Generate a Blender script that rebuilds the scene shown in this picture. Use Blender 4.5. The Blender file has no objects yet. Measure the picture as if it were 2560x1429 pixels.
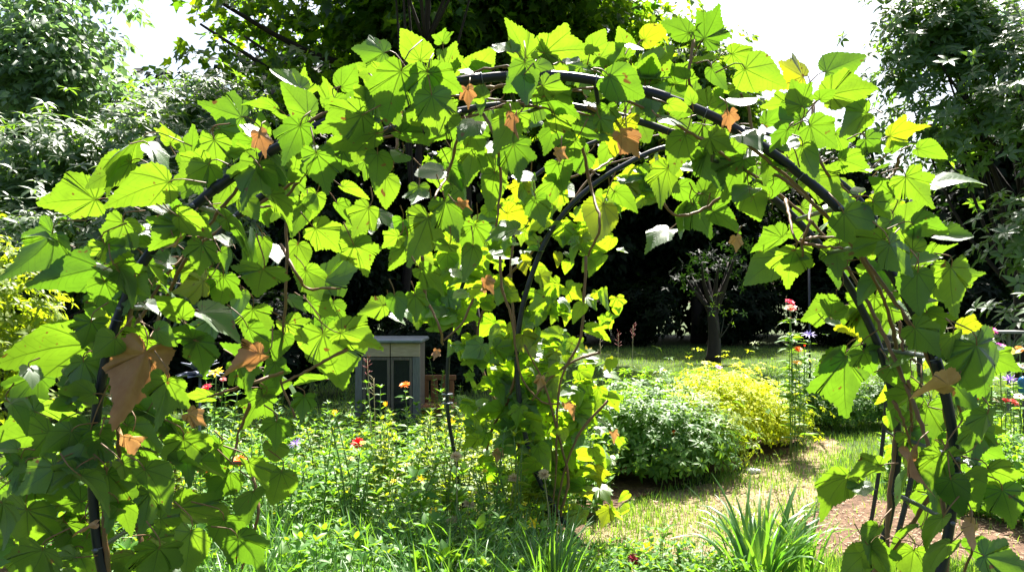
import bpy, math
import numpy as np
from mathutils import Vector
PI = math.pi
C = bpy.context.scene.collection
sc = bpy.context.scene
rng = np.random.default_rng(7)
def rad(d): return math.radians(d)
def nrm(v):
    v = np.asarray(v, float); return v / (np.linalg.norm(v, axis=-1, keepdims=True) + 1e-12)

# ------------------------------------------------------------------ camera
W, H, F = 2560.0, 1429.0, 2000.0
CAMZ, HOR = 1.5, 745.0
PITCH = math.atan((HOR - H / 2) / F)
cam = bpy.data.cameras.new('camera'); camo = bpy.data.objects.new('camera', cam); C.objects.link(camo)
cam.sensor_width = 36; cam.lens = F / W * 36; cam.clip_end = 500; cam.clip_start = .05
camo.location = (0, 0, CAMZ); camo.rotation_euler = (PI / 2 + PITCH, 0, 0)
sc.camera = camo
cp, sp_ = math.cos(PITCH), math.sin(PITCH)
def at(px, py, Y):
    """world point that the photo pixel shows at depth Y"""
    u, v = (px - W / 2) / F, (H / 2 - py) / F
    dy, dz = cp - v * sp_, sp_ + v * cp
    k = Y / dy
    return np.array([u * k, Y, CAMZ + dz * k])
def ground(px, py):
    u, v = (px - W / 2) / F, (H / 2 - py) / F
    dy, dz = cp - v * sp_, sp_ + v * cp
    k = -CAMZ / dz
    return np.array([u * k, dy * k, 0.])

# ------------------------------------------------------------------ light
SUN_EL, SUN_AZ = 58., 13.      # azimuth from +Y towards +X
S = np.array([math.sin(rad(SUN_AZ)) * math.cos(rad(SUN_EL)), math.cos(rad(SUN_AZ)) * math.cos(rad(SUN_EL)), math.sin(rad(SUN_EL))])
sl = bpy.data.lights.new('sun', 'SUN'); sl.energy = 5.0; sl.angle = rad(.53); sl.color = (1, .955, .87)
so = bpy.data.objects.new('sun', sl); C.objects.link(so)
so.rotation_euler = Vector((-S).tolist()).to_track_quat('-Z', 'Y').to_euler(); so.location = (0, 10, 20)
wd = bpy.data.worlds.new('World'); sc.world = wd; wd.use_nodes = True
nt = wd.node_tree; nt.nodes.clear()
sk = nt.nodes.new('ShaderNodeTexSky'); sk.sky_type = 'NISHITA'; sk.sun_disc = False
sk.sun_elevation = rad(SUN_EL); sk.sun_rotation = rad(SUN_AZ); sk.dust_density = 4.0; sk.air_density = 1.0
bg = nt.nodes.new('ShaderNodeBackground'); bg.inputs[1].default_value = .062
wo = nt.nodes.new('ShaderNodeOutputWorld')
nt.links.new(sk.outputs[0], bg.inputs[0]); nt.links.new(bg.outputs[0], wo.inputs[0])
sc.view_settings.view_transform = 'Standard'; sc.view_settings.look = 'None'
sc.view_settings.exposure = 2.15; sc.view_settings.gamma = 1
sc.cycles.max_bounces = 7; sc.cycles.diffuse_bounces = 3; sc.cycles.transmission_bounces = 4; sc.cycles.glossy_bounces = 2
sc.cycles.sample_clamp_indirect = 6

# ------------------------------------------------------------------ materials
class NT:
    def __init__(s, m): m.use_nodes = True; s.t = m.node_tree; s.t.nodes.clear()
    def n(s, typ, **kw):
        x = s.t.nodes.new(typ)
        for k, v in kw.items():
            if k.startswith('i_'):
                key = k[2:]; key = int(key) if key.isdigit() else key
                x.inputs[key].default_value = v
            else: setattr(x, k, v)
        return x
    def l(s, a, b, ao=0, bi=0):
        s.t.links.new(a.outputs[ao], b.inputs[bi]); return b
    def m(s, op, a, b=None):
        x = s.t.nodes.new('ShaderNodeMath'); x.operation = op
        for i, q in enumerate((a, b)):
            if q is None: continue
            if isinstance(q, (int, float)): x.inputs[i].default_value = q
            else: s.t.links.new(q, x.inputs[i])
        return x.outputs[0]
def c4(c): return (c[0], c[1], c[2], 1)

def leaf_mat(name, a, b, ta, tb, rough=.42, spec=.5, veins=False, blotch=None, coat=0):
    """a,b: reflected colour range, ta,tb: transmitted colour range; the per-leaf attribute 'tint' picks"""
    m = bpy.data.materials.new(name); g = NT(m)
    at_ = g.n('ShaderNodeAttribute', attribute_name='tint')
    def mix(c1, c2, fac, out=2):
        x = g.n('ShaderNodeMix', data_type='RGBA'); x.inputs[6].default_value = c4(c1); x.inputs[7].default_value = c4(c2)
        g.t.links.new(fac, x.inputs[0]); return x.outputs[2]
    f = at_.outputs['Fac']
    if blotch:
        no = g.n('ShaderNodeTexNoise', i_Scale=blotch, i_Detail=4.)
        tc = g.n('ShaderNodeTexCoord'); g.t.links.new(tc.outputs['Object'], no.inputs['Vector'])
        f = g.m('ADD', g.m('MULTIPLY', f, .5), g.m('MULTIPLY', no.outputs['Fac'], .55))
    cr, ct = mix(a, b, f), mix(ta, tb, f)
    if veins:
        uv = g.n('ShaderNodeUVMap', uv_map='UVMap'); sx = g.n('ShaderNodeSeparateXYZ'); g.l(uv, sx)
        x, y = sx.outputs[0], sx.outputs[1]
        th = g.m('ARCTAN2', x, y)
        r = g.m('SQRT', g.m('ADD', g.m('MULTIPLY', x, x), g.m('MULTIPLY', y, y)))
        ph = g.m('SUBTRACT', g.m('MODULO', g.m('ADD', th, 9.61), .62), .31)     # palmate veins every .5 rad
        d1 = g.m('MULTIPLY', g.m('ABSOLUTE', ph), r)
        w1 = g.m('LESS_THAN', d1, g.m('MULTIPLY', g.m('SUBTRACT', 1.2, r), .0135))
        # side veins branching off each main vein
        q = g.m('ADD', g.m('MULTIPLY', g.m('ABSOLUTE', ph), -.75), r)
        s2 = g.m('ABSOLUTE', g.m('SUBTRACT', g.m('MODULO', q, .135), .0675))
        w2 = g.m('MULTIPLY', g.m('LESS_THAN', s2, .0055), .5)
        vn = g.m('MAXIMUM', w1, w2)
        ln_ = g.n('ShaderNodeTexNoise', i_Scale=22., i_Detail=5.); tc2 = g.n('ShaderNodeTexCoord'); g.t.links.new(tc2.outputs['Object'], ln_.inputs['Vector'])
        mot = g.m('ADD', .72, g.m('MULTIPLY', ln_.outputs['Fac'], .55))
        dk = g.m('MULTIPLY', g.m('SUBTRACT', 1.0, g.m('MULTIPLY', vn, .62)), mot)
        v1 = g.n('ShaderNodeVectorMath', operation='SCALE'); g.t.links.new(ct, v1.inputs[0]); g.t.links.new(dk, v1.inputs['Scale']); ct = v1.outputs[0]
        lt = g.m('ADD', 1.0, g.m('MULTIPLY', vn, .35))
        v2 = g.n('ShaderNodeVectorMath', operation='SCALE'); g.t.links.new(cr, v2.inputs[0]); g.t.links.new(lt, v2.inputs['Scale']); cr = v2.outputs[0]
    if veins and not blotch:                                   # brown specks and insect marks
        sn = g.n('ShaderNodeTexNoise', i_Scale=38., i_Detail=2.); g.t.links.new(tc2.outputs['Object'], sn.inputs['Vector'])
        sp_m = g.n('ShaderNodeMapRange', i_1=.69, i_2=.73); g.t.links.new(sn.outputs['Fac'], sp_m.inputs[0])
        def spot(c, col):
            x = g.n('ShaderNodeMix', data_type='RGBA'); g.t.links.new(sp_m.outputs[0], x.inputs[0]); g.t.links.new(c, x.inputs[6]); x.inputs[7].default_value = c4(col); return x.outputs[2]
        cr, ct = spot(cr, (.10, .055, .02)), spot(ct, (.05, .022, .004))
    p = g.n('ShaderNodeBsdfPrincipled', i_Roughness=rough); p.inputs['Specular IOR Level'].default_value = spec
    g.t.links.new(cr, p.inputs['Base Color'])
    if veins:
        bp = g.n('ShaderNodeBump', i_Strength=.35, i_Distance=.004); g.t.links.new(vn, bp.inputs['Height']); g.l(bp, p, 0, 'Normal')
    tr = g.n('ShaderNodeBsdfTranslucent'); g.t.links.new(ct, tr.inputs['Color'])
    ad = g.n('ShaderNodeAddShader'); g.l(p, ad, 0, 0); g.l(tr, ad, 0, 1)
    o = g.n('ShaderNodeOutputMaterial'); g.l(ad, o)
    return m
def plain(name, col, rough=.6, metal=0., spec=.5, noise=None, col2=None, bump=0., stretch=(1, 1, 1)):
    m = bpy.data.materials.new(name); g = NT(m)
    p = g.n('ShaderNodeBsdfPrincipled', i_Roughness=rough, i_Metallic=metal); p.inputs['Specular IOR Level'].default_value = spec
    p.inputs['Base Color'].default_value = c4(col)
    if noise:
        tc = g.n('ShaderNodeTexCoord'); mp = g.n('ShaderNodeMapping'); mp.inputs['Scale'].default_value = stretch
        g.l(tc, mp, 3, 0); no = g.n('ShaderNodeTexNoise', i_Scale=noise, i_Detail=6., i_Roughness=.65); g.l(mp, no)
        x = g.n('ShaderNodeMix', data_type='RGBA'); x.inputs[6].default_value = c4(col); x.inputs[7].default_value = c4(col2 or [k * .5 for k in col])
        rp = g.n('ShaderNodeMapRange', i_1=.3, i_2=.7); g.t.links.new(no.outputs['Fac'], rp.inputs[0]); g.t.links.new(rp.outputs[0], x.inputs[0])
        g.t.links.new(x.outputs[2], p.inputs['Base Color'])
        if bump:
            bp = g.n('ShaderNodeBump', i_Strength=bump, i_Distance=.02); g.t.links.new(no.outputs['Fac'], bp.inputs['Height']); g.l(bp, p, 0, 'Normal')
    o = g.n('ShaderNodeOutputMaterial'); g.l(p, o)
    return m
M = {}
M['vine'] = leaf_mat('vine_leaf', (.017, .044, .011), (.028, .058, .013), (.052, .118, .004), (.102, .180, .006), .48, .42, veins=True)
M['litvine'] = leaf_mat('lit_vine_leaf', (.024, .060, .013), (.045, .085, .016), (.115, .225, .004), (.19, .28, .006), .46, .45, veins=True)  # brighter vine leaf copy: sunlight lost to self-shade is put into the colour
M['yellow'] = leaf_mat('yellowing_leaf', (.07, .09, .014), (.10, .105, .014), (.13, .19, .004), (.185, .205, .004), .42, .5, veins=True)
M['withered'] = leaf_mat('withered_leaf', (.38, .24, .115), (.15, .07, .028), (.22, .115, .035), (.09, .034, .01), .6, .25, veins=True, blotch=34)
M['stem'] = plain('vine_stem', (.20, .085, .035), .6, noise=40, col2=(.13, .09, .03))
M['gstem'] = plain('green_stem', (.09, .16, .03), .55)
M['tube'] = plain('coated_tube', (.004, .005, .011), .36, 0, .4, noise=60, col2=(.007, .009, .018), bump=.05)
M['tubegrey'] = plain('grey_tube', (.03, .033, .038), .4, .3, .5, noise=50, col2=(.012, .014, .017), bump=.05)
M['rung'] = plain('rung_wire', (.13, .14, .17), .33, .5, .5)
M['rhodo'] = leaf_mat('glossy_leaf', (.018, .042, .012), (.034, .068, .016), (.06, .14, .006), (.13, .22, .009), .5, .5)
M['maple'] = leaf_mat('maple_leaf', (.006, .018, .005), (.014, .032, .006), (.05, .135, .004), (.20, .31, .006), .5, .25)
M['dark'] = leaf_mat('dark_leaf', (.003, .007, .003), (.006, .013, .004), (.003, .010, .001), (.009, .022, .002), .6, .1)  # deep shade of the wood is put into this near-black leaf colour
M['bright'] = leaf_mat('bright_leaf', (.025, .06, .010), (.045, .09, .012), (.07, .14, .006), (.13, .20, .008), .5, .3)
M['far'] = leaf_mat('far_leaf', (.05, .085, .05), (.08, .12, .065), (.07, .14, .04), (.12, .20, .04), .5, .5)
M['perennial'] = leaf_mat('perennial_leaf', (.030, .088, .015), (.065, .13, .022), (.075, .18, .006), (.16, .26, .008), .5, .17)
M['perennial2'] = leaf_mat('yellowish_perennial_leaf', (.06, .10, .013), (.11, .14, .015), (.14, .215, .005), (.23, .26, .007), .5, .18)
M['lime'] = leaf_mat('golden_leaf', (.19, .235, .010), (.32, .33, .010), (.23, .29, .006), (.33, .325, .006), .55, .12)
M['shrubleaf'] = leaf_mat('shrub_leaf', (.030, .078, .013), (.055, .11, .018), (.07, .155, .006), (.13, .22, .009), .5, .18)
M['blade'] = leaf_mat('blade_leaf', (.025, .08, .014), (.05, .115, .02), (.05, .14, .007), (.10, .19, .010), .40, .4)
M['limeblade'] = leaf_mat('lime_blade', (.07, .13, .012), (.10, .16, .015), (.12, .22, .006), (.17, .25, .008), .45, .3)
M['grass'] = leaf_mat('grass_blade', (.06, .13, .02), (.13, .18, .035), (.08, .18, .008), (.15, .21, .016), .5, .3)
M['bark'] = plain('bark', (.034, .021, .014), .85, noise=9, col2=(.014, .009, .007), bump=.6, stretch=(1, 1, .25))
M['twig'] = plain('twig', (.06, .055, .03), .8)

# ------------------------------------------------------------------ mesh builder
class MB:
    def __init__(s): s.V = []; s.F = []; s.UV = []; s.T = []; s.n = 0
    def add(s, v, faces, uv=None, tint=0.5):
        v = np.asarray(v, float); k = len(v)
        s.V.append(v); s.UV.append(np.zeros((k, 2)) if uv is None else np.asarray(uv, float))
        t = np.asarray(tint, float); s.T.append(np.full(k, float(t)) if t.ndim == 0 else t)
        for f in faces: s.F.append(np.asarray(f, np.int64) + s.n)      # f: array (m, k) of one polygon size
        s.n += k
    def build(s, name, mat, parent=None, smooth=True):
        me = bpy.data.meshes.new(name)
        V = np.concatenate(s.V); UV = np.concatenate(s.UV); T = np.concatenate(s.T)
        me.vertices.add(len(V)); me.vertices.foreach_set('co', V.astype(np.float32).ravel())
        li = np.concatenate([f.ravel() for f in s.F]); lt = np.concatenate([np.full(len(f), f.shape[1]) for f in s.F])
        me.loops.add(len(li)); me.loops.foreach_set('vertex_index', li.astype(np.int32))
        me.polygons.add(len(lt)); ls = np.concatenate([[0], np.cumsum(lt)[:-1]])
        me.polygons.foreach_set('loop_start', ls.astype(np.int32))
        me.update(calc_edges=True)
        u = me.uv_layers.new(name='UVMap'); u.data.foreach_set('uv', UV[li].astype(np.float32).ravel())
        a = me.attributes.new('tint', 'FLOAT', 'POINT'); a.data.foreach_set('value', T.astype(np.float32))
        me.polygons.foreach_set('use_smooth', np.full(len(lt), smooth))
        me.materials.append(mat); me.validate()
        o = bpy.data.objects.new(name, me); C.objects.link(o)
        if parent is not None: o.parent = parent
        return o
def frames(pts):
    pts = np.asarray(pts, float); t = np.gradient(pts, axis=0); t = nrm(t)
    up = np.array([0, 0, 1.]) if abs(t[0][2]) < .9 else np.array([1., 0, 0])
    a = nrm(np.cross(t[0], up)); A = []
    for k in range(len(pts)):
        a = nrm(a - t[k] * np.dot(a, t[k])); A.append(a)
    A = np.array(A); return t, A, np.cross(t, A)
def tube(mb, pts, r, ns=8, tint=.5, cap=True):
    pts = np.asarray(pts, float); n = len(pts); r = np.broadcast_to(np.asarray(r, float), (n,))
    t, A, B = frames(pts); th = np.arange(ns) * 2 * PI / ns
    v = pts[:, None] + (A[:, None] * np.cos(th)[None, :, None] + B[:, None] * np.sin(th)[None, :, None]) * r[:, None, None]
    v = v.reshape(-1, 3)
    i, j = np.meshgrid(np.arange(n - 1), np.arange(ns), indexing='ij'); j2 = (j + 1) % ns
    q = np.stack([i * ns + j, i * ns + j2, (i + 1) * ns + j2, (i + 1) * ns + j], -1).reshape(-1, 4)
    fs = [q]
    if cap: fs += [np.arange(ns)[::-1][None], (np.arange(ns) + (n - 1) * ns)[None]]
    mb.add(v, fs, tint=tint)
def spline(pts, n):
    """Catmull-Rom through pts, n samples evenly along its length"""
    P = np.asarray(pts, float); P = np.vstack([2 * P[0] - P[1], P, 2 * P[-1] - P[-2]]); out = []
    for k in range(1, len(P) - 2):
        u = np.linspace(0, 1, 14, endpoint=False)[:, None]
        a, b, c, d = P[k - 1], P[k], P[k + 1], P[k + 2]
        out.append(.5 * (2 * b + (c - a) * u + (2 * a - 5 * b + 4 * c - d) * u ** 2 + (3 * b - a - 3 * c + d) * u ** 3))
    out = np.vstack(out + [P[-2][None]]); L = np.concatenate([[0], np.cumsum(np.linalg.norm(np.diff(out, axis=0), axis=1))])
    s = np.linspace(0, L[-1], n); return np.stack([np.interp(s, L, out[:, i]) for i in range(out.shape[1])], 1)
def box(mb, lo, hi, bev=.004, rot=None, org=None):
    lo, hi = np.array(lo, float), np.array(hi, float); b = min(bev, (hi - lo).min() * .3)
    V = []; 
    for z in (0, 1):
        for x, y in ((0, 0), (1, 0), (1, 1), (0, 1)):
            c = np.where(np.array([x, y, z]) == 1, hi, lo); s = np.where(np.array([x, y, z]) == 1, -1, 1)
            for ax in range(3):
                p = c.copy()
                for k in range(3):
                    if k != ax: p[k] += s[k] * b
                V.append(p)
    V = np.array(V)
    import itertools
    # hull by bmesh keeps the chamfers
    import bmesh
    bm = bmesh.new(); [bm.verts.new(v) for v in V]; bmesh.ops.convex_hull(bm, input=bm.verts)
    bmesh.ops.dissolve_limit(bm, angle_limit=.01, verts=bm.verts, edges=bm.edges)
    bm.verts.index_update(); vv = np.array([v.co[:] for v in bm.verts]); fs = [np.array([[v.index for v in f.verts]]) for f in bm.faces]; bm.free()
    if rot is not None: vv = (vv - org) @ np.asarray(rot).T + org
    mb.add(vv, fs)
def set_props(o, label=None, cat=None, group=None, kind=None):
    for k, v in (('label', label), ('category', cat), ('group', group), ('kind', kind)):
        if v: o[k] = v
    return o
def thing(name, label, cat, loc=(0, 0, 0), group=None):
    o = bpy.data.objects.new(name, None); C.objects.link(o); o.location = [float(x) for x in loc]; o.empty_display_size = .1
    return set_props(o, label, cat, group)
def copy_tree(o, parent=None):
    c = o.copy(); C.objects.link(c); c.parent = parent
    for ch in list(o.children): copy_tree(ch, c)
    return c

# ------------------------------------------------------------------ leaf shapes
def outline(ctrl, teeth=.028, per=5, seed=0, bulge=.07):
    """closed outline (right half ctrl from sinus to tip, mirrored) with rounded lobes and saw teeth"""
    r = np.random.default_rng(seed); half = []
    P = np.array(ctrl, float)
    for k in range(len(P) - 1):
        a, b = P[k], P[k + 1]; d = b - a; n = np.array([d[1], -d[0]])
        u = np.arange(per) / per
        base = a + d * u[:, None] + n * (bulge * 4 * u * (1 - u))[:, None]
        tt = np.where(np.arange(per) % 2 == 1, teeth, 0) * r.uniform(.6, 1.3, per)
        ln = np.linalg.norm(d) + 1e-9
        if k > 0: base = base + (n / ln * 1.0 + d / ln * .7) * tt[:, None]
        half.append(base)
    half = np.vstack(half + [P[-1][None]])
    left = half[1:-1][::-1] * [-1, 1]
    left = left * r.uniform(.96, 1.04, left.shape)
    return np.vstack([half, left])
def radial_template(out, rings=(.22, .45, .72, 1.0)):
    n = len(out); V = [np.zeros((1, 2))] + [out * r for r in rings]; V = np.vstack(V)
    i = np.arange(n); j = (i + 1) % n
    fs = [np.stack([np.zeros(n, int), 1 + i, 1 + j], 1)]
    for k in range(len(rings) - 1):
        a, b = 1 + k * n, 1 + (k + 1) * n
        fs.append(np.stack([a + i, b + i, b + j, a + j], 1))
    return V, fs
def vine_ctrl(depth, seed, w=1.):
    r = np.random.default_rng(seed); j = lambda: r.uniform(-.03, .03)
    w *= .94
    n1 = .40 + .09 * (1 - depth); n2 = .33 + .15 * (1 - depth)
    return [(0.0, -.03), (.10 * w, -.16 + j()), (.30 * w, -.19 + j()), ((.50 + j()) * w, .02 + j()), (n1 * w, .17), ((.62 + j()) * w, .50 + j()), (n2 * w, .55), (.17 * w * (1.3 - depth * .6), .78), (0, 1.08)]
VT = []
for s_, dep in enumerate((.9, .55, .3, .1, .7, 0., .4)):
    VT.append(radial_template(outline(vine_ctrl(dep, s_, 1.0 + .05 * (s_ % 3)), .030, 6, s_, bulge=.055)))
for s_, (w_, t_) in enumerate(((.95, .66), (.80, .7), (1.1, .6))):
    VT.append(radial_template(outline([(0, -.03), (.14 * w_, -.13), (.36 * w_, -.06), (.50 * w_, .20), (.45 * w_, .47), (.24 * w_, .80), (0, 1.1)], .026, 6, 40 + s_, bulge=.05)))
def put_leaf(mb, pos, size, tdir, nor, r, variant=None, fold=None, droop=None, tint=None, crumple=0.):
    """a vine leaf: blade centre at pos, overall length size, tip along tdir, upper face along nor"""
    V, fs = VT[(r.integers(7) if r.random() < .62 else 7 + r.integers(3)) if variant is None else variant]
    n = nrm(nor); t = nrm(np.asarray(tdir) - n * np.dot(tdir, n)); x = np.cross(t, n)
    fo = r.uniform(.0, .38) if fold is None else fold; dr = (r.uniform(-.1, .95) if r.random() < .75 else r.uniform(-.5, .1)) if droop is None else droop
    s = size / 1.18; u, v = V[:, 0], V[:, 1]; rr = np.hypot(u, v); th = np.arctan2(u, v)
    z = fo * np.sqrt(u * u + .004) - dr * (np.maximum(v, 0) ** 2) * .5 - .45 * dr * u ** 2 + .05 * rr * np.sin(3 * th + r.uniform(0, 6)) + .016 * rr * np.sin(7 * th + r.uniform(0, 6))
    z += -.10 * rr ** 2 * np.cos(2 * th + r.uniform(-.5, .5))
    if crumple: z += crumple * rr * np.sin(2 * th + r.uniform(0, 6)) + crumple * .6 * rr * np.sin(5 * th + r.uniform(0, 6)); 
    lv = np.stack([u * (1 - .25 * fo - crumple * .5), v - .4, z], 1) * s
    # light asymmetric bend sideways
    lv[:, 0] += r.uniform(-.10, .10) * (v ** 2) * s
    mb.add(np.asarray(pos) + lv @ np.stack([x, t, n]), fs, uv=V, tint=r.uniform(0, 1) if tint is None else tint)
    return np.asarray(pos) - t * .4 * s, t, n

LANCE_V = np.array([[0, 0], [-.5, .3], [0, .3], [.5, .3], [-.40, .65], [0, .65], [.40, .65], [0, 1.]])
LANCE_F = [np.array([[0, 3, 2], [0, 2, 1], [4, 5, 7], [5, 6, 7]]), np.array([[1, 2, 5, 4], [2, 3, 6, 5]])]
OV_V = np.array([[0, 0], [-.5, .45], [0, .45], [.5, .45], [0, 1.]])
OV_F = [np.array([[0, 3, 2], [0, 2, 1], [2, 3, 4], [1, 2, 4]])]
_m = np.array([[0, 0], [.22, -.05], [.5, .1], [.30, .28], [.55, .55], [.22, .55], [0, 1.], [-.22, .55], [-.55, .55], [-.30, .28], [-.5, .1], [-.22, -.05]]) 
MP_V = np.vstack([[[0, .3]], _m]); _i = np.arange(12)
MP_F = [np.stack([np.zeros(12, int), 1 + _i, 1 + (_i + 1) % 12], 1)]
def leaves(mb, base, tdir, nor, length, width, shape='lance', droop=.25, fold=.25, r=rng, tint=None):
    """many leaves at once: base (N,3), tip direction, upper normal, length (N,), width (N,)"""
    TV, TF = {'lance': (LANCE_V, LANCE_F), 'oval': (OV_V, OV_F), 'maple': (MP_V, MP_F)}[shape]
    base = np.asarray(base, float); N = len(base)
    t = nrm(tdir); n = np.asarray(nor, float); n = nrm(n - t * (n * t).sum(1, keepdims=True)); x = np.cross(t, n)
    L = np.broadcast_to(np.asarray(length, float), (N,)); Wd = np.broadcast_to(np.asarray(width, float), (N,))
    dr = droop * r.uniform(.3, 1.6, N); fo = fold * r.uniform(.2, 1.6, N)
    u = TV[None, :, 0] * Wd[:, None]; v = TV[None, :, 1] * L[:, None]
    z = np.abs(u) * fo[:, None] - dr[:, None] * (TV[None, :, 1] ** 2) * L[:, None]
    P = base[:, None] + u[..., None] * x[:, None] + v[..., None] * t[:, None] + z[..., None] * n[:, None]
    k = len(TV); off = (np.arange(N) * k)[:, None, None]
    fs = [(f[None] + off).reshape(-1, f.shape[1]) for f in TF]
    ti = r.uniform(0, 1, N) if tint is None else np.broadcast_to(tint, (N,))
    mb.add(P.reshape(-1, 3), fs, uv=np.tile(TV, (N, 1)), tint=np.repeat(ti, k))
def rdir(r, N):
    return nrm(r.normal(size=(N, 3)))
def whorls(mb, P, axis, per, length, wd, r, beta=(55, 100), droop=.35, shape='lance'):
    """rosettes of leaves round shoot tips"""
    N = len(P); axis = nrm(axis); a = nrm(np.cross(axis, rdir(r, N))); b = np.cross(axis, a)
    ph = (np.arange(per) / per * 2 * PI)[None] + r.uniform(0, 6.28, (N, 1)) + r.normal(0, .2, (N, per))
    be = np.radians(r.uniform(beta[0], beta[1], (N, per)))
    pd = a[:, None] * np.cos(ph)[..., None] + b[:, None] * np.sin(ph)[..., None]
    t = axis[:, None] * np.cos(be)[..., None] + pd * np.sin(be)[..., None]
    n = axis[:, None] * np.sin(be)[..., None] - pd * np.cos(be)[..., None]
    L = length * r.uniform(.7, 1.2, (N, per))
    leaves(mb, np.repeat(P, per, 0) + (pd * .01).reshape(-1, 3), t.reshape(-1, 3), n.reshape(-1, 3), L.ravel(), L.ravel() * wd, shape, droop, .3, r)

# ------------------------------------------------------------------ setting: ground sheets
def sheet(name, poly, z, mat, step=None):
    import bmesh
    bm = bmesh.new(); vs = [bm.verts.new((p[0], p[1], z)) for p in poly]; f = bm.faces.new(vs)
    if f.normal.z < 0: bmesh.ops.reverse_faces(bm, faces=[f])
    me = bpy.data.meshes.new(name); bm.to_mesh(me); bm.free(); me.materials.append(mat)
    o = bpy.data.objects.new(name, me); C.objects.link(o); o['kind'] = 'structure'; return o
def ground_mat(name, cols, scales, bump=.5):
    m = bpy.data.materials.new(name); g = NT(m); tc = g.n('ShaderNodeTexCoord')
    prev = None
    for k, (c, s) in enumerate(zip(cols, scales)):
        if prev is None:
            rgb = g.n('ShaderNodeRGB'); rgb.outputs[0].default_value = c4(c); prev = rgb.outputs[0]; continue
        no = g.n('ShaderNodeTexNoise', i_Scale=s, i_Detail=8., i_Roughness=.7); g.l(tc, no, 3, 0)
        mr = g.n('ShaderNodeMapRange', i_1=.42, i_2=.62); g.t.links.new(no.outputs['Fac'], mr.inputs[0])
        x = g.n('ShaderNodeMix', data_type='RGBA'); g.t.links.new(mr.outputs[0], x.inputs[0]); g.t.links.new(prev, x.inputs[6]); x.inputs[7].default_value = c4(c); prev = x.outputs[2]
    p = g.n('ShaderNodeBsdfPrincipled', i_Roughness=.9); p.inputs['Specular IOR Level'].default_value = .15; g.t.links.new(prev, p.inputs['Base Color'])
    no = g.n('ShaderNodeTexNoise', i_Scale=60., i_Detail=6.); g.l(tc, no, 3, 0)
    bp = g.n('ShaderNodeBump', i_Strength=bump, i_Distance=.03); g.t.links.new(no.outputs['Fac'], bp.inputs['Height']); g.l(bp, p, 0, 'Normal')
    o = g.n('ShaderNodeOutputMaterial'); g.l(p, o); return m
M['lawn'] = ground_mat('lawn_ground', [(.035, .065, .016), (.075, .075, .032), (.03, .058, .014)], [1, .9, 4.])
M['straw'] = ground_mat('straw_path', [(.24, .175, .10), (.34, .275, .18), (.13, .135, .045), (.17, .105, .065)], [1, 14, 2.2, 5.])
M['soil'] = ground_mat('bed_soil', [(.10, .058, .036), (.19, .115, .075), (.06, .035, .022)], [1, 30, 7.])
sheet('ground', [(-150, -40), (150, -40), (150, 260), (-150, 260)], 0, M['lawn'])
path_px = [(1380, 1500), (1470, 1345), (1560, 1275), (1700, 1222), (1850, 1172), (1990, 1130), (2070, 1095), (2110, 1110), (2060, 1150), (2040, 1200), (2050, 1260), (2010, 1310), (1960, 1400), (1930, 1500)]
def organic(px, amp, seed, n=160):
    P = np.array([ground(*p)[:2] for p in px]); P = np.vstack([P, P[:1]]); r = np.random.default_rng(seed)
    Q = spline(P, n)[:-1]; u = np.arange(len(Q)) / len(Q) * 2 * PI
    for k in (3, 7, 13, 29, 41): Q = Q + amp * np.stack([np.sin(k * u + r.uniform(0, 6)), np.sin(k * u + r.uniform(0, 6))], 1) / math.sqrt(k)
    return Q
sheet('path', organic(path_px, .10, 1), .004, M['straw'])
soil_px = [(2010, 1315), (2060, 1258), (2150, 1235), (2250, 1262), (2400, 1290), (2600, 1310), (2700, 1420), (2560, 1420), (2330, 1400), (2160, 1395), (2040, 1400)]
sheet('soil', organic(soil_px, .12, 2), .008, M['soil'])
bed_px = [(150, 1180), (700, 1105), (1200, 1080), (1650, 1050), (1850, 1040), (2010, 1085), (1990, 1125), (1850, 1168), (1700, 1216), (1560, 1268), (1465, 1340), (1370, 1500), (1100, 1800), (0, 1800), (-200, 1300)]
sheet('flower_bed', organic(bed_px, .10, 3), .012, M['soil'])

# ------------------------------------------------------------------ garden arches
def tube_along(mb, pts, r, ns=12): tube(mb, pts, r, ns)
H1 = [(450, 2049), (330, 1720), (268, 1480), (240, 1330), (232, 1200), (238, 1060), (262, 910), (300, 780), (365, 645), (470, 530), (580, 440), (700, 365), (850, 290), (1000, 240), (1150, 205), (1270, 190), (1400, 190),
      (1520, 208), (1650, 240), (1780, 290), (1900, 362), (2000, 435), (2090, 515), (2180, 615), (2250, 715), (2305, 820), (2345, 920), (2375, 1040), (2388, 1150), (2380, 1270), (2350, 1429), (2290, 1600), (2180, 1850), (2080, 2049)]
Y1, D1 = 2.3, .34
h1 = spline([at(x, y, Y1) for x, y in H1], 160); h1px = spline(H1, 400)
h1b = h1 + np.array([0, D1, 0]); h1b[:, 2] = np.where(np.arange(160) < 3, h1b[:, 2], h1b[:, 2])
arch = thing('garden_arch', 'large dark metal hoop arch in front, overgrown with big vine leaves', 'garden arch', h1[0] * [1, 1, 0], 'metal hoop arches')
ro = np.array(arch.location)
mb = MB(); tube(mb, h1 - ro, .0142, 12); mb.build('hoop', M['tube'], arch)
mb = MB(); tube(mb, h1b - ro, .0125, 12); mb.build('hoop', M['tubegrey'], arch)
def near_idx(h, px, py, Y):
    p = at(px, py, Y); return int(np.argmin(((h - p) ** 2).sum(1)))
RUNG1 = [(250, 1365), (236, 1180), (300, 780), (480, 520), (1000, 240), (2095, 520), (2180, 615), (2340, 905), (2383, 1140), (2375, 1300)]
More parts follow.
